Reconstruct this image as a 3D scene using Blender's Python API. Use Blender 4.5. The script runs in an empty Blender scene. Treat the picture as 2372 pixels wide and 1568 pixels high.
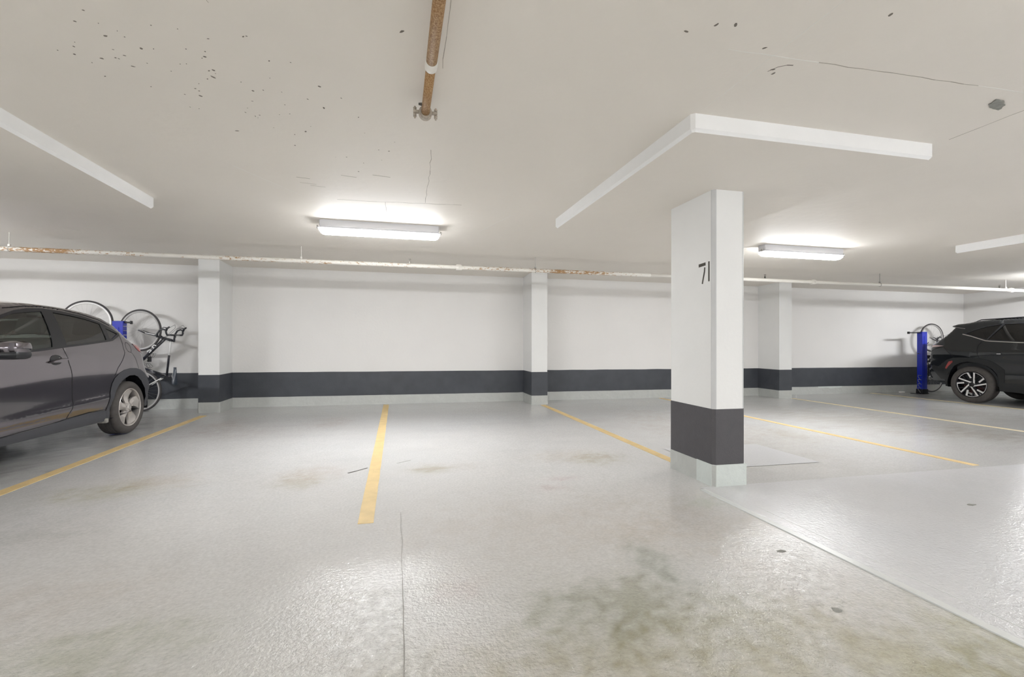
import bpy, bmesh, math, random
from mathutils import Vector, Matrix, noise
from mathutils.geometry import delaunay_2d_cdt
PI = math.pi
D = bpy.data
SC = bpy.context.scene
COL = SC.collection
random.seed(7)
SLOPE = 0.0055            # the whole deck falls gently towards the right

# ------------------------------------------------------------------ camera
cam_d = D.cameras.new('camera'); cam = D.objects.new('camera', cam_d); COL.objects.link(cam)
cam_d.sensor_width = 36.0
cam_d.lens = 36.0 * 1122.0 / 2372.0
cam_d.shift_y = -(784.0 - 792.0) / 2372.0
cam_d.clip_start = 0.05; cam_d.clip_end = 100
cam.location = (0, 0, 1.18)
cam.rotation_euler = (PI / 2, 0, -math.atan(266.0 / 1122.0))
SC.camera = cam

# ------------------------------------------------------------------ world, exposure
w = D.worlds.new('world'); SC.world = w; w.use_nodes = True
bg = w.node_tree.nodes['Background']; bg.inputs[0].default_value = (1, .98, .95, 1); bg.inputs[1].default_value = 0.3
LAMP_STRENGTH = 33.0
SC.view_settings.view_transform = 'Standard'
SC.view_settings.look = 'None'
SC.view_settings.exposure = 1.57
SC.view_settings.gamma = 1.0
SC.view_settings.use_curve_mapping = False

# ------------------------------------------------------------------ materials
def lin(c):
    c = c / 255.0
    return c / 12.92 if c <= .04045 else ((c + .055) / 1.055) ** 2.4
def rgb(r, g, b): return (lin(r), lin(g), lin(b), 1)
M = {}

def mat(name, col, rough=.5, metal=0., bump=0., bscale=60., var=0., vscale=3., coat=0., spec=.5, emis=None, emstr=0., detail=4):
    m = D.materials.new(name); m.use_nodes = True
    nt = m.node_tree; N = nt.nodes; L = nt.links
    b = N['Principled BSDF']
    c = rgb(*col)
    b.inputs['Base Color'].default_value = c
    b.inputs['Roughness'].default_value = rough
    b.inputs['Metallic'].default_value = metal
    b.inputs['Coat Weight'].default_value = coat
    b.inputs['Specular IOR Level'].default_value = spec
    tc = N.new('ShaderNodeTexCoord')
    if var > 0:
        n = N.new('ShaderNodeTexNoise'); n.inputs['Scale'].default_value = vscale; n.inputs['Detail'].default_value = 5
        L.new(tc.outputs['Object'], n.inputs['Vector'])
        r = N.new('ShaderNodeMapRange'); r.inputs['From Min'].default_value = .3; r.inputs['From Max'].default_value = .7
        r.inputs['To Min'].default_value = 1 - var; r.inputs['To Max'].default_value = 1 + var
        L.new(n.outputs['Fac'], r.inputs['Value'])
        mx = N.new('ShaderNodeVectorMath'); mx.operation = 'SCALE'; mx.inputs[0].default_value = c[:3]
        L.new(r.outputs[0], mx.inputs['Scale']); L.new(mx.outputs[0], b.inputs['Base Color'])
    if bump > 0:
        n2 = N.new('ShaderNodeTexNoise'); n2.inputs['Scale'].default_value = bscale; n2.inputs['Detail'].default_value = detail
        L.new(tc.outputs['Object'], n2.inputs['Vector'])
        bp = N.new('ShaderNodeBump'); bp.inputs['Strength'].default_value = bump; bp.inputs['Distance'].default_value = .01
        L.new(n2.outputs['Fac'], bp.inputs['Height']); L.new(bp.outputs[0], b.inputs['Normal'])
    if emis:
        b.inputs['Emission Color'].default_value = rgb(*emis); b.inputs['Emission Strength'].default_value = emstr
    M[name] = m
    return m
mat('wall_paint', (231, 229, 226), .6, var=.015, vscale=1.5, bump=.15, bscale=25)
mat('column_paint', (233, 233, 231), .55, var=.012, vscale=4, bump=.12, bscale=35)
mat('corner_paint', (204, 205, 205), .6, var=.03, vscale=6)
mat('ceiling_paint', (237, 231, 222), .62, var=.02, vscale=.9, bump=.3, bscale=9)
mat('panel_face', (244, 244, 243), .6, var=.015, vscale=5, bump=.2, bscale=20)
mat('band_paint', (68, 71, 77), .5, var=.12, vscale=5, bump=.2, bscale=50)
mat('band_column', (78, 76, 79), .5, var=.06, vscale=14, bump=.2, bscale=60)
mat('curb_paint', (186, 188, 184), .5, var=.05, vscale=6, bump=.8, bscale=18)
mat('curb_patch', (206, 212, 208), .5, var=.03, vscale=8, bump=.6, bscale=24)
mat('yellow_paint', (222, 195, 140), .55, var=.08, vscale=9, bump=.3, bscale=90)
mat('pale_yellow_paint', (222, 207, 168), .55, var=.08, vscale=9, bump=.3, bscale=90)
mat('floor_line', (150, 147, 141), .7)
mat('lap', (216, 218, 216), .3)
mat('crack', (170, 162, 151), .9)
mat('chalk', (240, 238, 232), .8)
mat('dark_spot', (84, 80, 74), .9)
mat('ceiling_mark', (120, 114, 106), .9)
mat('blister', (128, 121, 112), .9)
mat('bare_concrete', (146, 146, 140), .9, var=.15, vscale=40, bump=.5, bscale=60)
mat('white_pipe', (232, 228, 220), .45, bump=.1, bscale=60)
mat('fixture_white', (228, 228, 232), .45)
mat('lens', (250, 250, 250), .4, emis=(249, 251, 254), emstr=LAMP_STRENGTH)
mat('lens_bright', (250, 250, 250), .4, emis=(249, 251, 254), emstr=LAMP_STRENGTH * 1.15)
mat('lens_boosted', (250, 250, 250), .4, emis=(249, 251, 254), emstr=LAMP_STRENGTH * 2.3)  # unseen side lamps, glow boosted to lift the edges of the view
mat('lens_rim', (250, 250, 250), .4, emis=(249, 251, 254), emstr=LAMP_STRENGTH * .15)
mat('spoke_bright', (244, 243, 242), .35, metal=.2)
mat('steel', (170, 168, 164), .35, metal=.8)
mat('old_steel', (176, 166, 152), .55, metal=.2, var=.2, vscale=60, bump=.4, bscale=90)
mat('grey_paint', (122, 117, 123), .13, metal=.9, coat=1., var=.02, vscale=300)
mat('black_paint', (31, 35, 39), .12, metal=.5, coat=1., var=.03, vscale=300)
mat('seam', (24, 24, 27), .7)
mat('trim_black', (38, 39, 43), .35)
mat('cladding', (70, 71, 76), .55, bump=.15, bscale=300)
mat('cladding_black', (26, 28, 30), .4, bump=.1, bscale=300)
mat('chrome', (225, 224, 224), .12, metal=1.)
mat('rubber', (84, 80, 78), .8, var=.12, vscale=20, bump=.2, bscale=200)
mat('alloy', (205, 200, 196), .3, metal=.55)
mat('rim_black', (28, 27, 32), .3)
mat('brake', (92, 62, 60), .6, metal=.3)
mat('red_lamp', (158, 62, 60), .12, coat=1.)
mat('clear_lamp', (205, 176, 176), .12, coat=1.)
mat('interior', (58, 60, 62), .8)
mat('seat_fabric', (74, 76, 78), .85)
mat('bike_black', (34, 34, 42), .3, coat=.6)
mat('bike_white', (232, 232, 230), .3, coat=.6)
mat('bike_rubber', (72, 70, 70), .7)
mat('silver', (200, 200, 198), .28, metal=.9)
mat('rim_silver', (190, 188, 186), .35, metal=.5)
mat('orange', (246, 160, 40), .25, emis=None)
mat('saddle', (70, 78, 88), .3, coat=.5)
mat('blue_rack', (26, 46, 178), .25, bump=.1, bscale=80)
mat('black_metal', (26, 26, 30), .4)
mat('tissue', (238, 236, 232), .9)
mat('mud_dust', (150, 148, 142), .9, var=.25, vscale=30)

def glass(name, tint, rough=.02, mix=.0):
    m = D.materials.new(name); m.use_nodes = True
    nt = m.node_tree; N = nt.nodes; L = nt.links
    N.remove(N['Principled BSDF']); out = N['Material Output']
    tr = N.new('ShaderNodeBsdfTransparent'); tr.inputs[0].default_value = rgb(*tint)
    gl = N.new('ShaderNodeBsdfGlossy'); gl.inputs['Roughness'].default_value = rough
    fr = N.new('ShaderNodeFresnel'); fr.inputs[0].default_value = 1.6
    ad = N.new('ShaderNodeMath'); ad.operation = 'ADD'; ad.inputs[1].default_value = mix; ad.use_clamp = True
    mx = N.new('ShaderNodeMixShader')
    L.new(fr.outputs[0], ad.inputs[0]); L.new(ad.outputs[0], mx.inputs[0]); L.new(tr.outputs[0], mx.inputs[1]); L.new(gl.outputs[0], mx.inputs[2])
    L.new(mx.outputs[0], out.inputs['Surface']); M[name] = m
glass('green_glass', (218, 235, 224), .02, .06)
glass('dark_glass', (96, 100, 98), .02, .08)
glass('black_glass', (40, 44, 50), .02, .02)

# white painted pipe whose paint peels to rust
def rusty(name, amount, lo=(232, 228, 220), hi=(150, 104, 58), sx=1., sy=1.):
    m = D.materials.new(name); m.use_nodes = True
    nt = m.node_tree; N = nt.nodes; L = nt.links; b = N['Principled BSDF']
    tc = N.new('ShaderNodeTexCoord'); mp = N.new('ShaderNodeMapping'); mp.inputs['Scale'].default_value = (sx, sy, 1)
    L.new(tc.outputs['Object'], mp.inputs[0])
    n = N.new('ShaderNodeTexNoise'); n.inputs['Scale'].default_value = 34; n.inputs['Detail'].default_value = 7; n.inputs['Roughness'].default_value = .72
    L.new(mp.outputs[0], n.inputs['Vector'])
    n3 = N.new('ShaderNodeTexNoise'); n3.inputs['Scale'].default_value = .55; n3.inputs['Detail'].default_value = 2
    L.new(tc.outputs['Object'], n3.inputs['Vector'])
    ad = N.new('ShaderNodeMath'); ad.operation = 'MULTIPLY_ADD'; ad.inputs[1].default_value = .7; L.new(n3.outputs[0], ad.inputs[0]); L.new(n.outputs[0], ad.inputs[2])
    r = N.new('ShaderNodeMapRange'); r.inputs['From Min'].default_value = 1.12 - amount; r.inputs['From Max'].default_value = 1.16 - amount
    L.new(ad.outputs[0], r.inputs[0])
    n2 = N.new('ShaderNodeTexNoise'); n2.inputs['Scale'].default_value = 130; n2.inputs['Detail'].default_value = 8; n2.inputs['Roughness'].default_value = .75
    L.new(tc.outputs['Object'], n2.inputs['Vector'])
    cr = N.new('ShaderNodeMix'); cr.data_type = 'RGBA'
    cr.inputs[6].default_value = rgb(*hi); cr.inputs[7].default_value = rgb(198, 166, 122)
    mr = N.new('ShaderNodeMapRange'); mr.inputs['From Min'].default_value = .42; mr.inputs['From Max'].default_value = .62
    L.new(n2.outputs[0], mr.inputs[0]); L.new(mr.outputs[0], cr.inputs[0])
    mx = N.new('ShaderNodeMix'); mx.data_type = 'RGBA'; mx.inputs[6].default_value = rgb(*lo)
    L.new(cr.outputs[2], mx.inputs[7]); L.new(r.outputs[0], mx.inputs[0]); L.new(mx.outputs[2], b.inputs['Base Color'])
    b.inputs['Roughness'].default_value = .6
    bp = N.new('ShaderNodeBump'); bp.inputs['Strength'].default_value = .4; bp.inputs['Distance'].default_value = .003
    L.new(n2.outputs[0], bp.inputs['Height']); L.new(bp.outputs[0], b.inputs['Normal'])
    M[name] = m
rusty('peeling_pipe', .22, sx=.5, sy=2.)
rusty('rusty_pipe', .42, lo=(222, 214, 200), hi=(140, 96, 48), sx=2.2, sy=.8)

def floor_mat(name, base, rough, speck):
    m = D.materials.new(name); m.use_nodes = True
    nt = m.node_tree; N = nt.nodes; L = nt.links; b = N['Principled BSDF']
    tc = N.new('ShaderNodeTexCoord')
    at = N.new('ShaderNodeAttribute'); at.attribute_name = 'tone'
    n = N.new('ShaderNodeTexNoise'); n.inputs['Scale'].default_value = 60; n.inputs['Detail'].default_value = 6
    L.new(tc.outputs['Object'], n.inputs['Vector'])
    r = N.new('ShaderNodeMapRange'); r.inputs['To Min'].default_value = 1 - speck; r.inputs['To Max'].default_value = 1 + speck
    r.inputs['From Min'].default_value = .3; r.inputs['From Max'].default_value = .7
    L.new(n.outputs[0], r.inputs[0])
    mu = N.new('ShaderNodeVectorMath'); mu.operation = 'SCALE'
    L.new(at.outputs['Color'], mu.inputs[0]); L.new(r.outputs[0], mu.inputs['Scale'])
    mu2 = N.new('ShaderNodeVectorMath'); mu2.operation = 'MULTIPLY'; mu2.inputs[1].default_value = rgb(*base)[:3]
    L.new(mu.outputs[0], mu2.inputs[0]); L.new(mu2.outputs[0], b.inputs['Base Color'])
    b.inputs['Roughness'].default_value = rough
    b.inputs['Specular IOR Level'].default_value = .5
    v = N.new('ShaderNodeTexNoise'); v.inputs['Scale'].default_value = 52; v.inputs['Detail'].default_value = 3; v.inputs['Roughness'].default_value = .66
    L.new(tc.outputs['Object'], v.inputs['Vector'])
    v2 = N.new('ShaderNodeTexNoise'); v2.inputs['Scale'].default_value = 24; v2.inputs['Detail'].default_value = 2
    L.new(tc.outputs['Object'], v2.inputs['Vector'])
    rr = N.new('ShaderNodeMapRange'); rr.inputs['From Min'].default_value = .35; rr.inputs['From Max'].default_value = .65; rr.inputs['To Min'].default_value = .55; rr.inputs['To Max'].default_value = 1.
    L.new(v2.outputs[0], rr.inputs[0])
    mm = N.new('ShaderNodeMath'); mm.operation = 'MULTIPLY'; L.new(rr.outputs[0], mm.inputs[0]); L.new(at.outputs['Alpha'], mm.inputs[1])
    bp = N.new('ShaderNodeBump'); bp.inputs['Distance'].default_value = .0135
    L.new(mm.outputs[0], bp.inputs['Strength'])
    L.new(v.outputs[0], bp.inputs['Height']); L.new(bp.outputs[0], b.inputs['Normal'])
    M[name] = m
floor_mat('floor_coating', (206, 206, 205), .19, .08)
floor_mat('aisle_coating', (213, 214, 216), .22, .03)

# ------------------------------------------------------------------ object helpers
def tag(o, label=None, cat=None, group=None, kind=None):
    if label: o['label'] = label
    if cat: o['category'] = cat
    if group: o['group'] = group
    if kind: o['kind'] = kind
    return o
def thing(name, label, cat, loc=(0, 0, 0), group=None, rotz=0):
    o = D.objects.new(name, None); COL.objects.link(o); o.location = loc; o.rotation_euler = (0, 0, rotz)
    o.empty_display_size = .1
    return tag(o, label, cat, group)
class MB:
    def __init__(s): s.v = []; s.f = []
    def add(s, vs, fs):
        k = len(s.v); s.v += [tuple(p) for p in vs]; s.f += [tuple(i + k for i in f) for f in fs]; return s
    def box(s, x0, x1, y0, y1, z0, z1, bev=0):
        if bev <= 0:
            return s.add([(x0, y0, z0), (x1, y0, z0), (x1, y1, z0), (x0, y1, z0), (x0, y0, z1), (x1, y0, z1), (x1, y1, z1), (x0, y1, z1)],
                         [(3, 2, 1, 0), (4, 5, 6, 7), (0, 1, 5, 4), (1, 2, 6, 5), (2, 3, 7, 6), (3, 0, 4, 7)])
        b = bmesh.new(); bmesh.ops.create_cube(b, size=1)
        for q in b.verts: q.co = Vector(((x0 + x1) / 2 + q.co.x * (x1 - x0), (y0 + y1) / 2 + q.co.y * (y1 - y0), (z0 + z1) / 2 + q.co.z * (z1 - z0)))
        bmesh.ops.bevel(b, geom=b.edges[:], offset=bev, segments=2, affect='EDGES', profile=.5)
        b.verts.index_update(); s.add([q.co for q in b.verts], [[q.index for q in f.verts] for f in b.faces]); b.free(); return s
    def prism(s, poly, z0, z1):
        n = len(poly)
        return s.add([(x, y, z0) for x, y in poly] + [(x, y, z1) for x, y in poly],
                     [tuple(range(n))[::-1], tuple(range(n, 2 * n))] + [(i, (i + 1) % n, n + (i + 1) % n, n + i) for i in range(n)])
    def tube(s, pts, r, n=8, cap=True, closed=False):
        pts = [Vector(p) for p in pts]; m = len(pts); rs = r if isinstance(r, (list, tuple)) else [r] * m
        vs = []; up = None
        for i, p in enumerate(pts):
            if closed: t = pts[(i + 1) % m] - pts[i - 1]
            else: t = pts[min(i + 1, m - 1)] - pts[max(i - 1, 0)]
            t.normalize()
            if up is None:
                up = Vector((0, 0, 1)) if abs(t.z) < .9 else Vector((1, 0, 0))
            a = t.cross(up)
            if a.length < 1e-6: a = t.cross(Vector((1, .3, .2)))
            a.normalize(); up = a.cross(t).normalized()
            for k in range(n):
                q = 2 * PI * k / n; vs.append(p + rs[i] * (math.cos(q) * a + math.sin(q) * up))
        fs = []
        for i in range(m if closed else m - 1):
            j = (i + 1) % m
            for k in range(n): fs.append((i * n + k, i * n + (k + 1) % n, j * n + (k + 1) % n, j * n + k))
        if cap and not closed: fs += [tuple(range(n))[::-1], tuple((m - 1) * n + k for k in range(n))]
        return s.add(vs, fs)
    def lathe(s, prof, origin, axis, n=32, closed=False):
        o = Vector(origin); ax = Vector(axis).normalized()
        a = ax.cross(Vector((0, 0, 1)));
        if a.length < 1e-3: a = ax.cross(Vector((1, 0, 0)))
        a.normalize(); b = ax.cross(a); m = len(prof); vs = []
        for k in range(n):
            q = 2 * PI * k / n; d = math.cos(q) * a + math.sin(q) * b
            for (r, h) in prof: vs.append(o + d * r + ax * h)
        fs = []
        for k in range(n):
            k2 = (k + 1) % n
            for i in range(m if closed else m - 1):
                j = (i + 1) % m; fs.append((k * m + i, k * m + j, k2 * m + j, k2 * m + i))
        return s.add(vs, fs)
    def bar(s, p, q, wdt, th, nrm):
        p = Vector(p); q = Vector(q); nrm = Vector(nrm).normalized(); t = (q - p).normalized(); a = t.cross(nrm).normalized() * wdt / 2; b = nrm * th / 2
        return s.add([p - a - b, p + a - b, p + a + b, p - a + b, q - a - b, q + a - b, q + a + b, q - a + b],
                     [(0, 1, 2, 3), (7, 6, 5, 4), (0, 4, 5, 1), (1, 5, 6, 2), (2, 6, 7, 3), (3, 7, 4, 0)])
    def build(s, name, m, parent=None, smooth=False, kind=None, fix=True):
        me = D.meshes.new(name); me.from_pydata(s.v, [], s.f); me.update()
        if fix:
            b = bmesh.new(); b.from_mesh(me); bmesh.ops.recalc_face_normals(b, faces=b.faces[:]); b.to_mesh(me); b.free()
        if smooth: me.shade_smooth() if smooth is True else me.shade_smooth()
        if smooth == 'auto':
            me.shade_smooth()
            try: me.set_sharp_from_angle(angle=math.radians(35))
            except Exception: pass
        me.materials.append(M[m] if isinstance(m, str) else m)
        o = D.objects.new(name, me); COL.objects.link(o)
        if parent: o.parent = parent
        if kind: o['kind'] = kind
        return o

# ------------------------------------------------------------------ the setting
XL, XR, YB, YW = -14.0, 14.29, -9.0, 9.52
CZ = 2.555
# floor: fine grid near the camera, with stains, wear, painted shade and darker ends as vertex colours
STAINS_SHADE = [  # x, y, rx, ry, (r,g,b multiplier), strength; stains, plus shade painted under and behind the cars
    (-2.27, 4.41, .30, .22, (.78, .76, .58), .75), (-1.95, 4.62, .35, .2, (.95, .88, .8), .6), (-.79, 4.45, .17, .24, (.84, .80, .70), .75), (-.72, 4.62, .25, .2, (.95, .88, .84), .6),
    (.32, 4.54, .15, .11, (.80, .76, .64), .8), (.45, 4.6, .3, .16, (.95, .9, .86), .5), (2.01, 4.65, .25, .2, (.78, .74, .60), .65), (1.75, 4.8, .4, .25, (.93, .86, .78), .5),
    (-2.38, 7.54, .22, .5, (.85, .76, .72), .5), (-.95, 7.5, .25, .4, (.9, .8, .74), .4), (-2.1, 6.9, .5, .5, (.92, .88, .86), .5),
    (1.01, 2.0, .36, .22, (.66, .66, .58), .9), (1.35, 2.35, .11, .22, (.68, .71, .66), .85), (1.3, 1.75, .45, .22, (.80, .79, .68), .7), (.75, 1.95, .22, .3, (.86, .88, .84), .6),
    (.85, 1.7, .4, .2, (.82, .80, .70), .7), (-1.08, 2.17, .3, .16, (.78, .80, .70), .7), (-1.15, 1.8, .35, .2, (.70, .70, .60), .8), (.5, 1.75, .5, .15, (.8, .78, .68), .5), (-1.6, 2.6, .5, .3, (.92, .88, .84), .6),
    (1.2, 3.76, .12, .08, (.88, .76, .76), .6), (1.4, 4.0, .15, .06, (.9, .76, .78), .6), (2.22, 3.16, .14, .10, (.80, .86, .76), .7), (1.9, 2.9, .5, .5, (.94, .90, .85), .7),
    (.9, 3.0, .8, .5, (.96, .92, .88), .6), (-2.9, 3.6, .6, .4, (.85, .85, .84), .6), (-2.2, 3.5, .5, .12, (.85, .85, .83), .5), (-3.6, 6.4, .5, 1.6, (.62, .62, .62), .55), (-4.2, 6.0, .8, 2.2, (.55, .56, .56), .6),  # closing entries paint the shade under the grey car
    (2.4, 1.4, .5, .3, (.86, .86, .74), .8), (2.1, 1.2, .7, .25, (.82, .82, .72), .8), (1.5, 1.35, 1.0, .35, (.80, .77, .66), .85), (.2, 1.45, .5, .2, (.84, .80, .72), .6), (-1.5, 1.6, .5, .3, (.80, .77, .70), .6), (-.2, 1.5, .8, .2, (.90, .87, .80), .6), (1.95, 1.9, .3, .35, (.98, .95, .93), .6),
    (.28, 2.3, .12, .1, (.88, .80, .78), .5), (-.1, 2.35, .3, .05, (.80, .80, .76), .5), (4.1, 6.0, .7, 1.6, (.93, .88, .82), .6), (5.0, 5.3, .25, .5, (.84, .80, .70), .55), (6.9, 6.1, .9, 1.3, (.86, .82, .76), .7),
    (7.6, 4.9, .5, .6, (.78, .75, .70), .6), (9.6, 6.2, .5, 1.5, (.86, .84, .80), .6), (3.6, 4.3, .6, .4, (.9, .86, .8), .5), (12.6, 8.6, 1.6, .9, (.55, .57, .55), .6)]  # last entry paints the shade behind the black car
def tone(x, y, aisle=False):
    n1 = noise.fractal(Vector((x * .9, y * .9, .3)), .8, 2.1, 4)
    n2 = noise.fractal(Vector((x * 3.1, y * 3.1, 4.2)), .8, 2.1, 4)
    n3 = noise.fractal(Vector((x * 13., y * 13., 9.)), .7, 2.1, 3)
    n4 = noise.noise(Vector((x * .6, y * 1.5, 6.)))
    warm = max(0, min(1, .5 + .55 * n1))
    k = 1 + .025 * n2 + .018 * n3
    near = max(0., min(1., (2.9 - y) / 1.6))
    c = [k * (1 - .00 * warm), k * (1 - .018 * warm), k * (1 - .035 * warm)]
    if aisle:
        return (c[0] * (1 - .03 * n4), c[1] * (1 - .03 * n4), c[2] * (1 - .03 * n4), .22 + .3 * near)
    dk = 1 - .13 * near * max(0, min(1, .6 + .7 * n2 + .4 * n1))  # weaker light and wetness near the camera, put into the colour
    c = [c[0] * dk, c[1] * dk * (1 - .005 * near), c[2] * dk * (1 - .035 * near)]
    far = max(0., min(1., (y - 6.8) / 2.4)) * .11  # darker towards the back wall
    c = [q * (1 - far * (1 + .4 * n2)) for q in c]
    if y > 5: 
        streak = noise.noise(Vector((x * 1.2, y * 5., 2.)))
        c = [q * (1 - .05 * max(0, streak)) for q in c]
    for (sx, sy, rx, ry, col, st) in STAINS_SHADE:
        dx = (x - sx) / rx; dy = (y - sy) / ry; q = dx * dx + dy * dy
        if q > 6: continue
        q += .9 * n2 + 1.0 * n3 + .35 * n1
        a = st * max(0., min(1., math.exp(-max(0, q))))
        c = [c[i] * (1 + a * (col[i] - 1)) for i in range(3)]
    return (c[0], c[1], c[2], .12 + .85 * near)
def grid_floor(name, xs, ys, z, m, aisle=False, parent=None, holes=None):
    vs = [(x, y, z) for y in ys for x in xs]; nx = len(xs)
    fs = [(j * nx + i, j * nx + i + 1, (j + 1) * nx + i + 1, (j + 1) * nx + i) for j in range(len(ys) - 1) for i in range(nx - 1)]
    me = D.meshes.new(name); me.from_pydata(vs, [], fs); me.update()
    a = me.color_attributes.new('tone', 'FLOAT_COLOR', 'POINT')
    buf = []
    for v in vs: buf += tone(v[0], v[1], aisle)
    a.data.foreach_set('color', buf)
    me.materials.append(M[m]); o = D.objects.new(name, me); COL.objects.link(o)
    if parent: o.parent = parent
    return o
def rng(a, b, st):
    n = max(1, int(round((b - a) / st))); return [a + (b - a) * i / n for i in range(n + 1)]
def uniq(l): return sorted(set(round(q, 4) for q in l))
xs = uniq(rng(XL, -5, .6) + rng(-5, -3, .08) + rng(-3, 3.2, .035) + rng(3.2, 6, .07) + rng(6, XR, .15))
ys = uniq(rng(YB, .8, .7) + rng(.8, 5, .035) + rng(5, YW, .07))
fl = tag(grid_floor('floor', xs, ys, 0, 'floor_coating'), 'grey coated concrete parking deck with oil stains and gloss', kind='structure')
MB().box(XL - .2, XR + .2, YB - .2, YW + .2, -.3, -.02).build('floor_slab', 'bare_concrete', fl)
# repainted traffic aisle, a few millimetres proud, with its lapped edge
xa = uniq(rng(2.41, 6.2, .06) + rng(6.2, XR, .3)); ya = uniq(rng(YB, .8, .7) + rng(.8, 3.5, .06))
ais = grid_floor('floor_overlay', xa, ya, .004, 'aisle_coating', True, fl)
ais['label'] = 'paler grey repainted aisle strip'
MB().box(2.375, 2.425, YB, 3.45, 0, .006).build('lapped_edge', 'lap', fl)
MB().box(2.53, 2.534, YB, 3.0, 0, .0052).build('lapped_edge', 'lap', fl)
pt = grid_floor('floor_patch', [2.9, 3.3, 3.7, 4.09], [4.0, 4.3, 4.6, 4.9], .003, 'aisle_coating', True, fl)
for v in pt.data.vertices:
    if v.co.x > 4: v.co.x += .02; v.co.y = min(v.co.y, 4.88)
# thin construction joint and scuffs
mb = MB()
yy = 1.2; px = .025
while yy < 3.4:
    nx_ = .025 + .012 * noise.noise(Vector((yy * 4, 0, 0))); mb.bar((px, yy, .0012), (nx_, yy + .07, .0012), .0035 if yy < 2.4 else .002, .001, (0, 0, 1)); px = nx_; yy += .07
mb.build('floor_joint', 'floor_line', fl)
def blob(mb, x, y, rx, ry, z, rot=0, n=10, th=.0008, sgn=1):
    pts = []
    for k in range(n):
        q = 2 * PI * k / n; rr = 1 + .25 * random.uniform(-1, 1)
        a, b = rx * rr * math.cos(q), ry * rr * math.sin(q)
        pts.append((x + a * math.cos(rot) - b * math.sin(rot), y + a * math.sin(rot) + b * math.cos(rot)))
    mb.prism(pts, z, z + th * sgn)
for (x, y, rx, ry) in [(2.13, 2.33, .03, .018), (1.9, 1.76, .026, .018), (4.11, 2.69, .04, .02), (-3.03, 5.19, .035, .03), (-2.42, 3.55, .02, .014)]:
    mb = MB(); blob(mb, x, y, rx, ry, .001 if x < 2.4 else .0045); mb.build('floor_stain', 'bare_concrete', fl)
mb = MB(); mb.bar((-.43, 4.57, .001), (-.37, 4.62, .001), .02, .001, (0, 0, 1)); mb.bar((-.37, 4.62, .001), (-.27, 4.72, .001), .014, .001, (0, 0, 1)); mb.build('scuff_mark', 'dark_spot', fl)
mb = MB(); mb.bar((.0, 4.84, .001), (.13, 4.94, .001), .010, .001, (0, 0, 1)); mb.build('scuff_mark', 'bare_concrete', fl)

ceil_poly = [(YB, CZ), (7.83, CZ), (YW, 2.50), (YW, 2.9), (YB, 2.9)]
mb = MB()
n = len(ceil_poly)
mb.add([(XL, y, z) for y, z in ceil_poly] + [(XR, y, z) for y, z in ceil_poly], [tuple(range(n)), tuple(range(n, 2 * n))[::-1]] + [(i, i + n, (i + 1) % n + n, (i + 1) % n) for i in range(n)])
ce = tag(mb.build('ceiling', 'ceiling_paint'), 'painted concrete slab soffit of the garage', kind='structure')
def crack(pts, wd, m, z=CZ, jit=.01, name='crack'):
    mb = MB(); last = None
    for (a, b) in zip(pts[:-1], pts[1:]):
        L_ = math.dist(a, b); k = max(1, int(L_ / .08))
        for i in range(k + (1 if b == pts[-1] else 0)):
            t = i / k; x = a[0] + (b[0] - a[0]) * t + jit * random.uniform(-1, 1); y = a[1] + (b[1] - a[1]) * t + jit * random.uniform(-1, 1)
            if last: mb.bar((last[0], last[1], z), (x, y, z), wd * random.uniform(.6, 1.3), .0012, (0, 0, 1))
            last = (x, y)
    return mb.build(name, m, ce)
crack([(1.5, 1.97), (1.77, 1.96), (2.0, 1.955)], .004, 'chalk', jit=.003)
crack([(2.0, 1.955), (2.62, 1.94), (3.0, 1.93)], .004, 'crack', jit=.004)
crack([(3.0, 1.93), (3.5, 1.915), (6, 1.88)], .005, 'chalk', jit=.003)
crack([(1.74, 1.40), (1.75, 2.5)], .0025, 'chalk', jit=.002)
crack([(3.6, 2.48), (3.57, 2.12), (3.57, 1.0)], .004, 'crack', jit=.003)
crack([(.21, 1.9), (.215, 2.1), (.22, 2.45)], .003, 'crack', jit=.003)
crack([(.24, 3.5), (.26, 4.1), (.27, 4.85)], .004, 'crack', jit=.006)
crack([(-.57, 4.95), (-.1, 4.92), (.63, 4.84)], .006, 'crack', jit=.008)
crack([(-.11, 4.92), (-.11, 5.3)], .005, 'crack', jit=.005)
crack([(-1.25, 4.2), (-.87, 4.9)], .004, 'chalk', jit=.002)
crack([(-.86, 1.6), (-.75, 2.2)], .002, 'crack', jit=.004)
crack([(1.2, 5.1), (1.0, 5.9)], .006, 'chalk', jit=.003)
crack([(1.82, 2.08), (1.84, 2.035), (1.87, 2.01), (1.90, 2.005)], .005, 'ceiling_mark', jit=.001)
for x, y, l in ((-.82, 4.50, .13), (-.74, 4.56, .12), (-.82, 4.36, .1), (-.2, 4.15, .14), (-.45, 4.22, .12)):
    crack([(x, y), (x + l, y + .02)], .006, 'crack', jit=.004)
mb = MB()
for k in range(110):
    x = random.gauss(-1.1, .55); y = 2.0 + (x + 2.0) * .75 + random.gauss(0, .35)
    if x > 0.1 or x < -2.6 or y < 1.2 or (x < -2.2 and y > 3.0): continue
    r = random.choice([.002, .002, .003, .003, .004, .006]); blob(mb, x, y, r * random.uniform(1, 2.2), r, CZ, random.uniform(0, 3), 6, .001, -1)
for (x, y) in [(-.42, 3.03), (.02, 2.2), (.42, 1.75), (.30, 1.72), (1.34, 1.83), (1.42, 1.81), (1.66, 1.92), (1.83, 2.06), (1.86, 2.09), (1.24, 1.9), (2.0, 1.6), (1.5, 1.6), (1.3, 1.5)]:
    blob(mb, x, y, .012, .006, CZ, random.uniform(0, 3), 7, .001, -1)
mb.build('paint_blister', 'blister', ce, kind='stuff')
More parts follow.
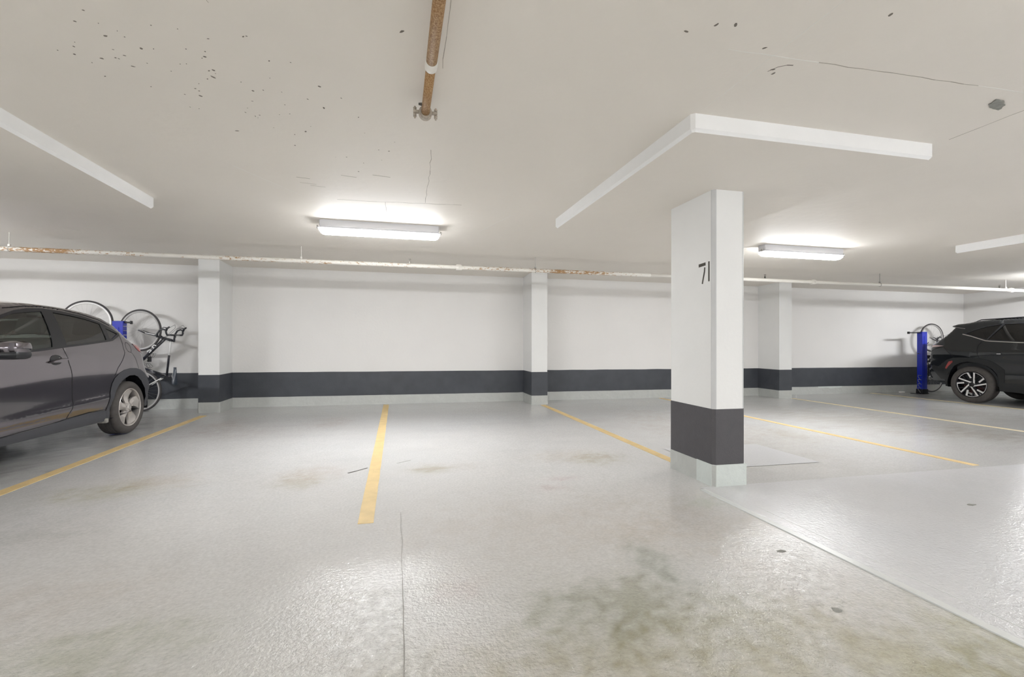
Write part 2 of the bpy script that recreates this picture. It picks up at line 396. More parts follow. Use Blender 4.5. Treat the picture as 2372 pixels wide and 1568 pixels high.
mb = MB(); blob(mb, 3.33, 2.05, .075, .035, CZ - .002, .5, 18, .004, -1)
tag(mb.build('patched_hole', 'bare_concrete', ce), 'round bare concrete patch')

def wall(name, poly, label):
    mb = MB(); mb.prism(poly, -.25, 2.6); return tag(mb.build(name, 'wall_paint'), label, kind='structure')
def wavy_strip(x0, x1, yf, z0, z1, depth, ax='x', amp=.004, step=.15, base_bulge=0.):
    """paint or render strip standing proud of a face; its top edge wavers"""
    mb = MB(); n = max(2, int(abs(x1 - x0) / step)); vs = []; fs = []
    for i in range(n + 1):
        t = x0 + (x1 - x0) * i / n
        zt = z1 + amp * noise.noise(Vector((t * 3.1, z1 * 7, yf))); d = depth
        db = depth + base_bulge * (1 + .6 * noise.noise(Vector((t * 5, 3, yf))))
        for (off, zz) in ((0, z0), (db, z0), (d, zt), (0, zt)):
            vs.append((t, yf - off, zz) if ax == 'x' else ((yf - off, t, zz) if ax == 'y' else (yf + off, t, zz)))
    for i in range(n):
        for k in range(4): fs.append((i * 4 + k, i * 4 + (k + 1) % 4, (i + 1) * 4 + (k + 1) % 4, (i + 1) * 4 + k))
    fs += [(0, 1, 2, 3), tuple(n * 4 + k for k in (3, 2, 1, 0))]
    return mb.add(vs, fs)
BT, CT = .62, .172
wf = wall('wall_front', [(XL, YW), (XR, YW), (XR, YW + .25), (XL, YW + .25)], 'long white back wall with dark grey band and grey curb')
wr = wall('wall_right', [(XR, YB), (XR + .25, YB), (XR + .25, YW + .25), (XR, YW + .25)], 'white end wall at the right')
wl = wall('wall_left', [(XL - .25, YB), (XL, YB), (XL, YW + .25), (XL - .25, YW + .25)], 'white end wall at the far left')
wb = wall('wall_back', [(XL, YB - .25), (XR, YB - .25), (XR, YB), (XL, YB)], 'white wall behind the camera')
PX = [(-8.81, -8.5), (-3.16, -2.85), (2.49, 2.80), (8.06, 8.38)]; PF = 8.88
segs = [(XL, -8.81), (-8.5, -3.16), (-2.85, 2.49), (2.80, 8.06), (8.38, XR)]
for a, b in segs:
    wavy_strip(a, b, YW, CT, BT, .002).build('dark_band', 'band_paint', wf)
    wavy_strip(a, b, YW, 0, CT, .008, amp=.006, base_bulge=.02).build('curb', 'curb_paint', wf)
MB().box(9.72, 10.42, YW - .012, YW - .006, .03, CT + .004).build('curb_patch', 'curb_patch', wf)
wavy_strip(YB, YW, XR, CT, BT, .002, 'y').build('dark_band', 'band_paint', wr)
wavy_strip(YB, YW, XR, 0, CT, .008, 'y', base_bulge=.02).build('curb', 'curb_paint', wr)

def chamfer_rect(x0, x1, y0, y1, c): return [(x0 + c, y0), (x1 - c, y0), (x1, y0 + c), (x1, y1 - c), (x1 - c, y1), (x0 + c, y1), (x0, y1 - c), (x0, y0 + c)]
pil_lab = ['white wall pilaster with dark foot beyond the left edge of the picture', 'white wall pilaster right beside the grey car and hanging bikes',
           'white wall pilaster in the middle of the back wall, left of the free-standing column', 'white wall pilaster seen just right of the free-standing column']
for (x0, x1), lab in list(zip(PX, pil_lab))[1:]:
    xc = (x0 + x1) / 2; hx = (x1 - x0) / 2; dy = YW - PF
    t = thing('wall_pilaster', lab, 'pilaster', (xc, PF, 0), 'wall pilasters')
    MB().box(-hx, hx, 0, dy + .05, -.05, 2.545).build('shaft', 'column_paint', t)
    MB().box(-hx - .0025, hx + .0025, -.0025, dy - .002, CT, BT + .002).build('dark_band', 'band_paint', t)
    mb = MB(); mb.prism(chamfer_rect(-hx - .009, hx + .009, -.009, dy - .01, .012), 0, CT); mb.build('base', 'curb_paint', t)

# ------------------------------------------------------------------ free-standing column and drop panels
def column(x0, x1, y0, y1, lab, digits=False):
    t = thing('concrete_column', lab, 'column', ((x0 + x1) / 2, (y0 + y1) / 2, 0), None if digits else 'columns outside the picture')
    hx = (x1 - x0) / 2; hy = (y1 - y0) / 2; c = .022
    b = bmesh.new(); mb = MB(); mb.prism(chamfer_rect(-hx, hx, -hy, hy, c), -.02, 2.46); mb.build('shaft', 'column_paint', t)
    # corner strip, greyer
    g = .0015
    for sx in (-1, 1):
        mb = MB(); x = sx * hx; y = -hy
        mb.prism([(x + sx * g, y + c + .012), (x + sx * g, y + c - .001), (x - sx * (c - .001), y - g), (x - sx * (c + .004), y - g), (x - sx * (c + .004), y + .004), (x - sx * .006, y + c + .012)], BT + .01, 2.455)
        mb.build('corner_strip', 'corner_paint', t)
    mb = MB(); mb.prism(chamfer_rect(-hx - .003, hx + .003, -hy - .003, hy + .003, c), CT, .640); mb.build('dark_band', 'band_column', t)
    mb = MB(); mb.prism(chamfer_rect(-hx - .005, hx + .005, -hy - .005, hy + .005, c), 0, .178); mb.build('base', 'curb_paint', t)
    if digits:
        mb = MB(); e = .0075
        yl = 3.714 - (y0 + y1) / 2
        mb.prism([(-hx - e, yl), (-hx - e, -hy + c), (-hx + c, -hy - e), (hx + .007, -hy - e), (hx + .007, -hy + .1), (-hx + .05, -hy + .1), (-hx + .05, yl)], 0, .182)
        tag(mb.build('base_patch', 'curb_patch', t), 'paler repair around the foot')
        yc = (y0 + y1) / 2; xf = -hx - .001; nx = (1, 0, 0)
        def st(ya, za, yb, zb, wd): return MB().bar((xf, ya - yc, za), (xf, yb - yc, zb), wd, .002, nx)
        m7 = st(3.690, 1.848, 3.597, 1.852, .026); m7.bar((xf, 3.607 - yc, 1.824), (xf, 3.612 - yc, 1.78), .014, .002, nx); m7.bar((xf, 3.612 - yc, 1.785), (xf, 3.641 - yc, 1.688), .015, .002, nx)
        tag(m7.build('digit', 'dark_spot', t), 'painted numeral 7')
        tag(st(3.551, 1.866, 3.551, 1.700, .017).build('digit', 'dark_spot', t), 'painted numeral 1')
    return t
column(2.53, 2.83, 3.49, 4.145, 'tall white free-standing column marked 71 with charcoal band', True)
column(-3.15, -2.85, 3.49, 4.145, 'white free-standing column off the left edge of the picture')
column(8.25, 8.55, 3.49, 4.145, 'white free-standing column off the right edge of the picture')
def drop_panel(x0, x1, y0, y1, lab):
    t = thing('drop_panel', lab, 'ceiling panel', ((x0 + x1) / 2, (y0 + y1) / 2, 2.45), 'thickened ceiling panels over the columns')
    hx = (x1 - x0) / 2; hy = (y1 - y0) / 2; h = CZ - 2.45; c = .018
    mb = MB(); lo = chamfer_rect(-hx + c, hx - c, -hy + c, hy - c, .012); up = chamfer_rect(-hx, hx, -hy, hy, .02)
    k = 8
    vs = [(x, y, 0) for x, y in lo] + [(x, y, c) for x, y in up] + [(x, y, h) for x, y in up]
    mb2 = MB().add(vs, [(i, (i + 1) % k, k + (i + 1) % k, k + i) for i in range(k)] + [(k + i, k + (i + 1) % k, 2 * k + (i + 1) % k, 2 * k + i) for i in range(k)])
    mb2.build('panel_edge', 'panel_face', t)
    MB().add([(x, y, 0) for x, y in lo], [tuple(range(k))[::-1]]).build('panel_underside', 'ceiling_paint', t, fix=False)
    return t
drop_panel(1.712, 3.58, 2.56, 5.14, 'low white-edged ceiling slab over the column marked 71')
drop_panel(-4.15, -2.285, 2.56, 5.36, 'low white-edged ceiling slab above the grey car at upper left')
drop_panel(7.53, 9.35, 2.5, 5.13, 'low white-edged ceiling slab above the black car at far right')

# ------------------------------------------------------------------ parking lines
def pline(x, y0, y1, lab, m='yellow_paint', wd=.10, skew=0):
    mb = MB(); n = int((y1 - y0) / .12); L_ = []; R_ = []
    for i in range(n + 1):
        y = y0 + (y1 - y0) * i / n; xx = x + skew * (y - y0) / (y1 - y0)
        L_.append((xx - wd / 2 + .003 * noise.noise(Vector((x, y * 4, 1))), y)); R_.append((xx + wd / 2 + .003 * noise.noise(Vector((x, y * 4, 8))), y))
    vs = [(p[0], p[1], z) for z in (.0, .003) for p in (L_ + R_)]
    k = 2 * (n + 1); h = n + 1
    fs = []
    for i in range(n):
        fs += [(k + i, k + h + i, k + h + i + 1, k + i + 1), (i, k + i, k + i + 1, i + 1), (h + i, h + i + 1, k + h + i + 1, k + h + i)]
    fs += [(0, h, k + h, k), (n, k + n, k + h + n, h + n)]
    o = mb.add(vs, fs).build('parking_line', m); tag(o, lab, 'parking line', 'yellow bay lines on the floor'); return o
pline(-2.97, 3.28, 8.55, 'yellow bay line running beside the grey car up to the pilaster')
pline(-.20, 3.28, 9.40, 'short-looking yellow bay line in the middle of the empty bays, pointing at the viewer')
pline(2.69, 3.9, 8.80, 'yellow bay line running from the middle pilaster to the column marked 71')
pline(5.52, 3.57, 9.42, 'yellow bay line ending in the open floor right of the column marked 71', wd=.085)
pline(8.35, 3.4, 8.83, 'pale yellow bay line starting at the pilaster right of the column', 'pale_yellow_paint', .085)
pline(11.20, 4.2, 9.44, 'pale yellow bay line farthest right, alongside the black car', 'pale_yellow_paint', .085)

# ------------------------------------------------------------------ ceiling lamps
def lamp(x0, x1, y0, y1, lab, group=None):
    lens = 'lens_boosted' if y0 > 0 and (x0 > 10 or x0 < -5) else ('lens_bright' if y0 > 0 else 'lens')
    t = thing('ceiling_lamp', lab, 'lamp', ((x0 + x1) / 2, (y0 + y1) / 2, 2.41), group)
    hx = (x1 - x0) / 2; hy = (y1 - y0) / 2; h = CZ - 2.41
    def ring(rx, ry, c, z): return [(a, b, z) for a, b in chamfer_rect(-rx, rx, -ry, ry, c)]
    def loft(rings, m, name, cap0=True, cap1=True):
        vs = []; fs = []; k = 8
        for r in rings: vs += r
        for j in range(len(rings) - 1):
            for i in range(k): fs.append((j * k + i, j * k + (i + 1) % k, (j + 1) * k + (i + 1) % k, (j + 1) * k + i))
        if cap0: fs.append(tuple(range(k))[::-1])
        if cap1: fs.append(tuple((len(rings) - 1) * k + i for i in range(k)))
        return MB().add(vs, fs).build(name, m, t)
    loft([ring(hx - .03, hy - .02, .01, .060), ring(hx - .02, hy - .012, .012, .075), ring(hx - .02, hy - .012, .012, h)], 'fixture_white', 'housing')
    loft([ring(hx - .05, hy - .035, .02, 0), ring(hx - .035, hy - .024, .03, .008), ring(hx - .016, hy - .012, .02, .032)], lens, 'diffuser', cap1=False)
    loft([ring(hx - .016, hy - .012, .02, .032), ring(hx - .014, hy - .010, .02, .053)], 'lens_rim', 'diffuser_rim', cap0=False, cap1=False)
    loft([ring(hx - .014, hy - .010, .02, .053), ring(hx, hy, .02, .055), ring(hx, hy, .02, .061), ring(hx - .02, hy - .02, .02, .062)], 'fixture_white', 'lip', cap0=False)
    for s_ in (-1, 1):
        mb = MB(); mb.box(s_ * (hx + .002) - .008, s_ * (hx + .002) + .008, -hy * .5, -hy * .5 + .02, .05, .085); mb.build('latch', 'steel', t)
    return t
lamp(-.875, .505, 5.78, 5.955, 'lit ceiling lamp over the empty bays, the larger one in view', 'long fluorescent ceiling lamps')
lamp(4.92, 6.29, 5.68, 5.85, 'lit ceiling lamp right of the column marked 71, the smaller one in view', 'long fluorescent ceiling lamps')
lamp(11.75, 13.1, 6.35, 6.52, 'lit ceiling lamp off the right edge above the black car', 'lamps outside the picture')
for i, x in enumerate((-6.1,)): lamp(x - .68, x + .68, 5.75, 5.92, 'lit ceiling lamp off the left edge of the picture', 'lamps outside the picture')
for yy, nm in ((-2.6, 'nearer row'), (-6.4, 'farther row')):  # unseen rows, set denser and doubled to add fill light from behind
    for k, x in enumerate((-8.9, -6., -3.1, -.2, 2.7, 5.6, 8.5, 11.4)):
        lamp(x - .68, x + .68, yy, yy + .17, 'unseen ceiling lamp for fill behind the viewer, %s, %s from the left' % (nm, ('first', 'second', 'third', 'fourth', 'fifth', 'sixth', 'seventh', 'eighth')[k]), 'lamps outside the picture')

# ------------------------------------------------------------------ pipes
tp = thing('sprinkler_pipe', 'long thin white sprinkler pipe with peeling rust, hung along the back wall', 'pipe', (0, 7.5, 2.34))
r_ = .031
MB().tube([(XL + .1, 0, 0), (-8, 0, 0), (-4, 0, 0), (-2, 0, 0), (0, 0, 0), (2, 0, 0), (4.2, 0, 0)], r_, 14).build('pipe', 'peeling_pipe', tp, True)
MB().tube([(4.2, 0, 0), (8, 0, 0), (12.55, 0, 0)], r_, 14).build('pipe', 'white_pipe', tp, True)
MB().tube([(12.6, 0, 0), (XR - .02, 0, 0)], r_, 14).build('pipe', 'white_pipe', tp, True)
for x in (.93, 7.55, 12.58, -6.4):
    mb = MB(); mb.lathe([(r_, -.045), (r_ + .012, -.045), (r_ + .016, -.03), (r_ + .016, .03), (r_ + .012, .045), (r_, .045)], (x, 0, 0), (1, 0, 0), 18)
    for s_ in (-1, 1): mb.box(x - .012, x + .012, s_ * .055 - .012, s_ * .055 + .012, -.012, .012, .003)
    mb.build('coupling', 'white_pipe', tp, 'auto')
for x in (-4.82, -1.345, 2.164, 5.65, 9.114, 12.43):
    mb = MB(); mb.tube([(x, 0, .03), (x, 0, CZ - 2.34)], .005, 6)
    mb.tube([(x, (r_ + .004) * math.cos(a), (r_ + .004) * math.sin(a)) for a in [2 * PI * k / 16 for k in range(16)]], .004, 5, closed=True)
    mb.box(x - .012, x + .012, -.012, .012, r_ + .002, r_ + .03); mb.build('hanger', 'white_pipe' if x > 10 or x < -1 else 'steel', tp)
for x in (.185, 6.5, 12.25, -6.2):
    mb = MB(); mb.tube([(x, 0, .028), (x, 0, .055)], .013, 10); mb.tube([(x, 0, .055), (x, 0, .07)], .008, 8)
    for s_ in (-1, 1): mb.tube([(x, s_ * .008, .055), (x, s_ * .016, .072), (x, s_ * .006, .092)], .003, 5)
    mb.lathe([(0, .092), (.02, .094), (.02, .097), (0, .098)], (x, 0, 0), (0, 0, 1), 12)
    mb.build('sprinkler_head', 'dark_spot' if x > 1 else 'steel', tp)

t2 = thing('rusty_pipe', 'short rusty brown pipe under the ceiling overhead, ending in a clamp', 'pipe', (.155, 2.77, 2.475))
MB().tube([(0, -6, 0), (0, -2, 0), (0, -.9, 0), (0, -.49, 0)], .0255, 18).build('pipe', 'rusty_pipe', t2, True)
MB().tube([(0, -.47, 0), (0, -.2, 0), (0, 0, 0)], .0235, 18).build('pipe', 'rusty_pipe', t2, True)
MB().lathe([(.024, -.035), (.029, -.03), (.030, 0), (.029, .025), (.024, .03)], (0, -.48, 0), (0, 1, 0), 20).build('coupling', 'white_pipe', t2, True)
mb = MB()
mb.lathe([(.024, -.012), (.036, -.012), (.038, 0), (.036, .03), (.024, .03)], (0, 0, 0), (0, 1, 0), 22)
for s_ in (-1, 1): mb.box(s_ * .052 - .015, s_ * .052 + .015, -.004, .018, -.006, .009, .003)
mb.build('clamp', 'old_steel', t2, 'auto')
for s_ in (-1, 1):
    mb = MB(); mb.tube([(s_ * .058, .008, -.035), (s_ * .058, .008, .032)], .005, 8)
    mb.lathe([(0, -.026), (.0105, -.026), (.0105, -.012), (0, -.012)], (s_ * .058, .008, 0), (0, 0, 1), 6)
    mb.lathe([(0, .014), (.0105, .014), (.0105, .024), (0, .024)], (s_ * .058, .008, 0), (0, 0, 1), 6)
    mb.build('bolt', 'old_steel', t2)
for y in (0, -.9): MB().tube([(0, y, .024), (0, y, CZ - 2.475)], .006, 8).build('hanger', 'steel', t2)
mb = MB(); mb.tube([(-.024, -.09, 0), (-.042, -.09, 0)], [.009, .006], 8); mb.build('plug', 'dark_spot', t2)

# ------------------------------------------------------------------ cars
def inpoly(x, y, P):
    c = False; j = len(P) - 1
    for i in range(len(P)):
        if (P[i][1] > y) != (P[j][1] > y) and x < (P[j][0] - P[i][0]) * (y - P[i][1]) / (P[j][1] - P[i][1]) + P[i][0]: c = not c
        j = i
    return c
def dseg(p, a, b):
    ax, ay = b[0] - a[0], b[1] - a[1]; l = ax * ax + ay * ay
    t = 0 if l == 0 else max(0, min(1, ((p[0] - a[0]) * ax + (p[1] - a[1]) * ay) / l))
    return math.hypot(p[0] - a[0] - t * ax, p[1] - a[1] - t * ay)
def smooth_open(P, it=1):
    for _ in range(it):
        Q = [P[0]]
        for a, b in zip(P[:-1], P[1:]): Q += [(.75 * a[0] + .25 * b[0], .75 * a[1] + .25 * b[1]), (.25 * a[0] + .75 * b[0], .25 * a[1] + .75 * b[1])]
        Q.append(P[-1]); P = Q
    return P
def resample(P, st, closed=True):
    out = []; Q = P + [P[0]] if closed else P
    for a, b in zip(Q[:-1], Q[1:]):
        n = max(1, int(math.dist(a, b) / st))
        out += [(a[0] + (b[0] - a[0]) * i / n, a[1] + (b[1] - a[1]) * i / n) for i in range(n)]
    if not closed: out.append(Q[-1])
    return out
class Car:
    """side panels are a height field over (u = rearward from the rear axle, z), joined left to right by a crowned strip"""
    def __init__(s, root, S, hw, outline, zones, bulge, fil=.05):
        s.root = root; s.S = S; s.hw = hw; s.out = resample(outline, .05); s.zones = zones; s.bulge = bulge; s.fil = fil
        s.segs = list(zip(s.out, s.out[1:] + s.out[:1]))
    def W(s, u, z):
        d = min(dseg((u, z), a, b) for a, b in s.segs) if True else 1
        w = s.S(u, z)
        if d < s.fil and z > .45:
            k = (s.fil - d) / s.fil; w -= s.fil * (1 - math.sqrt(max(0, 1 - k * k)))
        return s.hw + w
    def sides(s):
        P = []; E = []
        def loop(L):
            k = len(P); P.extend(L); E.extend([(k + i, k + (i + 1) % len(L)) for i in range(len(L))])
        loop(s.out)
        for zn in s.zones: loop(resample(zn['poly'], .04))
        us = [p[0] for p in s.out]; zs = [p[1] for p in s.out]
        u = min(us) + .02
        while u < max(us):
            z = min(zs) + .02
            while z < max(zs):
                if inpoly(u, z, s.out): P.append((u + .004 * math.sin(z * 91), z + .004 * math.sin(u * 77)))
                z += .036
            u += .036
        ins = []
        for i, (a, b) in enumerate(s.segs):
            tx, ty = b[0] - a[0], b[1] - a[1]; l = math.hypot(tx, ty) or 1; 
            for d in (.005, .015, .03):
                for sg in (1, -1):
                    q = ((a[0] + b[0]) / 2 - sg * ty / l * d, (a[1] + b[1]) / 2 + sg * tx / l * d)
                    if inpoly(q[0], q[1], s.out): ins.append(q)
        P += ins
        V, _, F, *_r = delaunay_2d_cdt([Vector(p) for p in P], E, [], 0, 1e-5)
        Wc = [s.W(v[0], v[1]) for v in V]
        bucket = {}
        for f in F:
            cu = sum(V[i][0] for i in f) / 3; cz = sum(V[i][1] for i in f) / 3
            if not inpoly(cu, cz, s.out): continue
            z = None
            for k, zn in enumerate(s.zones):
                if inpoly(cu, cz, zn['poly']): z = k; break
            bucket.setdefault(z, []).append(f)
        for z, fs in bucket.items():
            zn = {'name': 'body', 'mat': s.paint, 'off': 0} if z is None else s.zones[z]
            if zn['name'] is None: continue
            off = zn.get('off', 0)
            for sd in ((1, -1)):
                idx = {}; vs = []; ff = []
                for f in fs:
                    g = []
                    for i in f:
                        if i not in idx: idx[i] = len(vs); vs.append((sd * (Wc[i] + off), V[i][0], V[i][1]))
                        g.append(idx[i])
                    a, b, c = (Vector(vs[q]) for q in g)
                    nn = (b - a).cross(c - a)
                    if nn.x * sd < 0: g = g[::-1]
                    ff.append(tuple(g))
                o = MB().add(vs, ff).build(zn['name'] if z is not None else 'side_panel', zn['mat'], s.root, True, fix=False)
                if z is not None and zn.get('label'): o['label'] = zn['label']
    def ribbon(s, pts, wd, m, name, off=.002, closed=False, sides=(1, -1), parent=None):
        P = resample(pts, .04, closed)
        if closed: P.append(P[0])
        for sd in sides:
            vs = []; fs = []
            for i, p in enumerate(P):
                a = P[max(0, i - 1)]; b = P[min(len(P) - 1, i + 1)]
                tx, ty = b[0] - a[0], b[1] - a[1]; l = math.hypot(tx, ty) or 1; nx, ny = -ty / l * wd / 2, tx / l * wd / 2
                for q in ((p[0] - nx, p[1] - ny), (p[0] + nx, p[1] + ny)):
                    vs.append((sd * (s.W(*q) + off), q[0], q[1]))
            for i in range(len(P) - 1): fs.append((2 * i, 2 * i + 1, 2 * i + 3, 2 * i + 2))
            MB().add(vs, fs).build(name, m, parent or s.root)
    def decal(s, poly, m, name, off=.004, sides=(1, -1), label=None):
        P = resample(poly, .03)
        V, _, F, *_r = delaunay_2d_cdt([Vector(p) for p in P], [(i, (i + 1) % len(P)) for i in range(len(P))], [], 0, 1e-5)
        F = [f for f in F if inpoly(sum(V[i][0] for i in f) / 3, sum(V[i][1] for i in f) / 3, P)]
        for sd in sides:
            n = len(V); vs = [(sd * (s.W(v[0], v[1]) + off), v[0], v[1]) for v in V] + [(sd * (s.W(v[0], v[1]) - .01), v[0], v[1]) for v in V]
            fs = []
            for f in F:
                a, b, c = (Vector(vs[q]) for q in f)
                fs.append(tuple(f) if (b - a).cross(c - a).x * sd > 0 else tuple(f[::-1]))
            o = MB().add(vs, fs).build(name, m, s.root, fix=False)
            if label: o['label'] = label
    def strip(s, ranges):
        """crowned strip joining both sides along the outline; ranges: list of (test(u,z,normal), name, mat)"""
        n = len(s.out); area = sum(a[0] * b[1] - b[0] * a[1] for a, b in s.segs); sg = 1 if area > 0 else -1
        T = [-1, -.985, -.95, -.88, -.75, -.55, -.3, 0, .3, .55, .75, .88, .95, .985, 1]
        rows = []
        for i, p in enumerate(s.out):
            w = s.W(*p); bu, bz, pw = s.bulge(p[0], p[1])
            rows.append([(t * w, p[0] + bu * (1 - abs(t) ** pw), p[1] + bz * (1 - abs(t) ** pw)) for t in T])
        parts = {}
        for i in range(n):
            j = (i + 1) % n
            for k in range(len(T) - 1):
                cu = (s.out[i][0] + s.out[j][0]) / 2; cz = (s.out[i][1] + s.out[j][1]) / 2; tm = (T[k] + T[k + 1]) / 2
                nm = 'body'; mt = s.paint
                for (test, a, b) in ranges:
                    if test(cu, cz, tm): nm, mt = a, b; break
                parts.setdefault((nm, mt), []).append((i, j, k))
        for (nm, mt), qs in parts.items():
            idx = {}; vs = []; fs = []
            for (i, j, k) in qs:
                g = []
                for (a, b) in ((i, k), (j, k), (j, k + 1), (i, k + 1)):
                    if (a, b) not in idx: idx[(a, b)] = len(vs); vs.append(rows[a][b])
                    g.append(idx[(a, b)])
                fs.append(tuple(g) if sg < 0 else tuple(g[::-1]))
            MB().add(vs, fs).build(nm, mt, s.root, True, fix=False)
    def wheel(s, u, sd, R, rr, width, kind):
        """rim is the part, tyre and bolts its sub-parts; outer face at x = hw"""
        x0 = sd * s.hw
        mb = MB(); o = (x0, u, R); ax = (sd, 0, 0)
        if kind == 'five':
            mb.lathe([(rr * 1.0, -.03), (rr * 1.02, .0), (rr * .99, .006), (rr * .95, .0), (rr * .93, -.04), (rr * .92, -.15)], o, ax, 48)
            mb.lathe([(.0, .0), (.028, .0), (.034, -.008), (.06, -.014), (.07, -.03), (.07, -.07)], o, ax, 24)
            for k in range(5):
                a0 = PI / 2 + 2 * PI * k / 5 + .1
                def P(r, a, h): return (x0 + sd * h, u + r * math.cos(a) * 1, R + r * math.sin(a))
                N_ = 8; vs = []; fs = []
                for i in range(N_ + 1):
                    f = i / N_; r = .045 + (rr * .945 - .045) * f; sweep = -.22 * f * f * sd
                    hw_ = .30 + .0 * f if i else .6
                    ww = (.42 - .12 * math.sin(PI * f)) * (1 if f > .0 else 1)
                    wl = min(.6, (.026 + .058 * f) / r)
                    dep = -.018 - .016 * math.sin(PI * f)
                    vs += [P(r, a0 + sweep - wl, dep - .03), P(r, a0 + sweep - wl * .9, dep - .004), P(r, a0 + sweep + wl * .25, dep + .014), P(r, a0 + sweep + wl, dep - .006), P(r, a0 + sweep + wl, dep - .03)]
                for i in range(N_):
                    for j in range(4): fs.append((i * 5 + j, i * 5 + j + 1, (i + 1) * 5 + j + 1, (i + 1) * 5 + j))
                mb.add(vs, fs)
            rim = mb.build('wheel', 'alloy', s.root, 'auto')
        else:
            mb.lathe([(rr * 1.0, -.03), (rr * 1.02, .0), (rr * .985, .006), (rr * .95, .0), (rr * .93, -.04), (rr * .92, -.14)], o, ax, 48)
            mb.lathe([(.0, -.005), (.03, -.005), (.06, -.02), (.07, -.04), (.07, -.07)], o, ax, 24)
            for k in range(5):
                a0 = PI / 2 + 2 * PI * k / 5
                for da in (-.12, .12, .55): mb.bar((x0 - sd * .03, u + .05 * math.cos(a0), R + .05 * math.sin(a0)), (x0 - sd * .02, u + rr * .93 * math.cos(a0 + da), R + rr * .93 * math.sin(a0 + da)), .022, .03, (1, 0, 0))
            rim = mb.build('wheel', 'rim_black', s.root, 'auto')
            mb = MB()
            def P(r, a, h=-.008): return (x0 + sd * h, u + r * math.cos(a), R + r * math.sin(a))
            for k in range(5):
                a0 = math.radians(100 + 72 * k) ; q = 1
                rp = resample([(0, 0), (1, 0)], .1, False)
                # rim arc, long spoke edge to the hub, short kinked edge
                arc = [P(rr * .955, a0 + q * math.radians(46) * i / 6) for i in range(7)]
                for a, b in zip(arc[:-1], arc[1:]): mb.bar(a, b, .020, .01, (1, 0, 0))
                mb.bar(P(rr * .955, a0), P(.045, a0 + q * .75, -.018), .026, .012, (1, 0, 0))
                mb.bar(P(rr * .955, a0), P(rr * .42, a0 + q * .18, -.014), .020, .012, (1, 0, 0))
                mb.bar(P(rr * .955, a0 + q * math.radians(46)), P(rr * .50, a0 + q * math.radians(56), -.016), .030, .012, (1, 0, 0))
            o2 = mb.build('spoke_face', 'spoke_bright', rim); o2['label'] = 'bright machined spoke edges'
        # brake disc, hub bolts, tyre
        MB().lathe([(.05, -.11), (rr * .72, -.11), (rr * .72, -.13)], o, ax, 32).build('brake_disc', 'brake', rim)
        for k in range(5):
            a = 2 * PI * k / 5 + .3; mb = MB(); mb.lathe([(0, .002), (.009, .0), (.010, -.02)], (x0 - sd * .012, u + .052 * math.cos(a), R + .052 * math.sin(a)), ax, 8)
            mb.build('wheel_bolt', 'steel', rim)
        w_ = width; t_ = R - rr
        prof = [(rr * .99, -.01), (rr + .01, .006), (rr + t_ * .35, .014), (rr + t_ * .7, .008), (R - .014, -.006), (R - .004, -.018), (R, -.035)]
        for g in range(4):
            h = -.035 - (w_ - .06) * (g + .5) / 4
            prof += [(R, h + .006), (R - .007, h + .004), (R - .007, h - .004), (R, h - .006)]
        prof += [(R, -w_ + .03), (R - .006, -w_ + .012), (rr + t_ * .6, -w_), (rr, -w_ + .02)]
        MB().lathe(prof, o, ax, 56).build('tire', 'rubber', rim, 'auto')
        return rim

WB = {'front': None}
def interior(root, hw, y0, y1, zf, belt, roofz, seats):
    mb = MB(); mb.box(-hw + .12, hw - .12, y0, y1, zf, zf + .04); mb.build('cabin_floor', 'interior', root)
    for sd in (1, -1):
        mb = MB(); mb.box(sd * (hw - .12) - .02, sd * (hw - .12) + .02, y0, y1, zf, belt - .03); mb.build('door_lining', 'interior', root)
    for (x, y) in seats:
        wd = .25
        mb = MB(); mb.box(x - wd, x + wd, y - .5, y, zf + .22, zf + .38, .04); mb.build('seat', 'seat_fabric', root, 'auto')
        mb = MB(); mb.box(x - wd, x + wd, -.07, .07, 0, .58, .05)
        mb.v = [(a, b + .28 * c + y, c + zf + .3) for a, b, c in mb.v]; mb.build('backrest', 'seat_fabric', root, 'auto')
        mb = MB(); mb.box(x - .13, x + .13, -.05, .05, .62, .80, .04); mb.v = [(a, b + .28 * c + y, c + zf + .3) for a, b, c in mb.v]; mb.build('headrest', 'seat_fabric', root, 'auto')

def arches(car, us, R, width):
    for u in us:
        for sd in (1, -1):
            mb = MB(); n = 20; vs = []; fs = []
            for i in range(n + 1):
                a = -.15 + (PI + .3) * i / n
                for x in (sd * (car.hw + .0 - .005), sd * (car.hw - width - .10)): vs.append((x, u + (R + .085) * math.cos(a), R + (R + .085) * math.sin(a)))
            for i in range(n): fs.append((2 * i, 2 * i + 1, 2 * i + 3, 2 * i + 2))
            k = len(vs); vs += [(sd * (car.hw - width - .10), u, R)]
            for i in range(n): fs.append((2 * i + 1, 2 * i + 3, k))
            mb.add(vs, fs).build('wheel_well', 'trim_black', car.root)

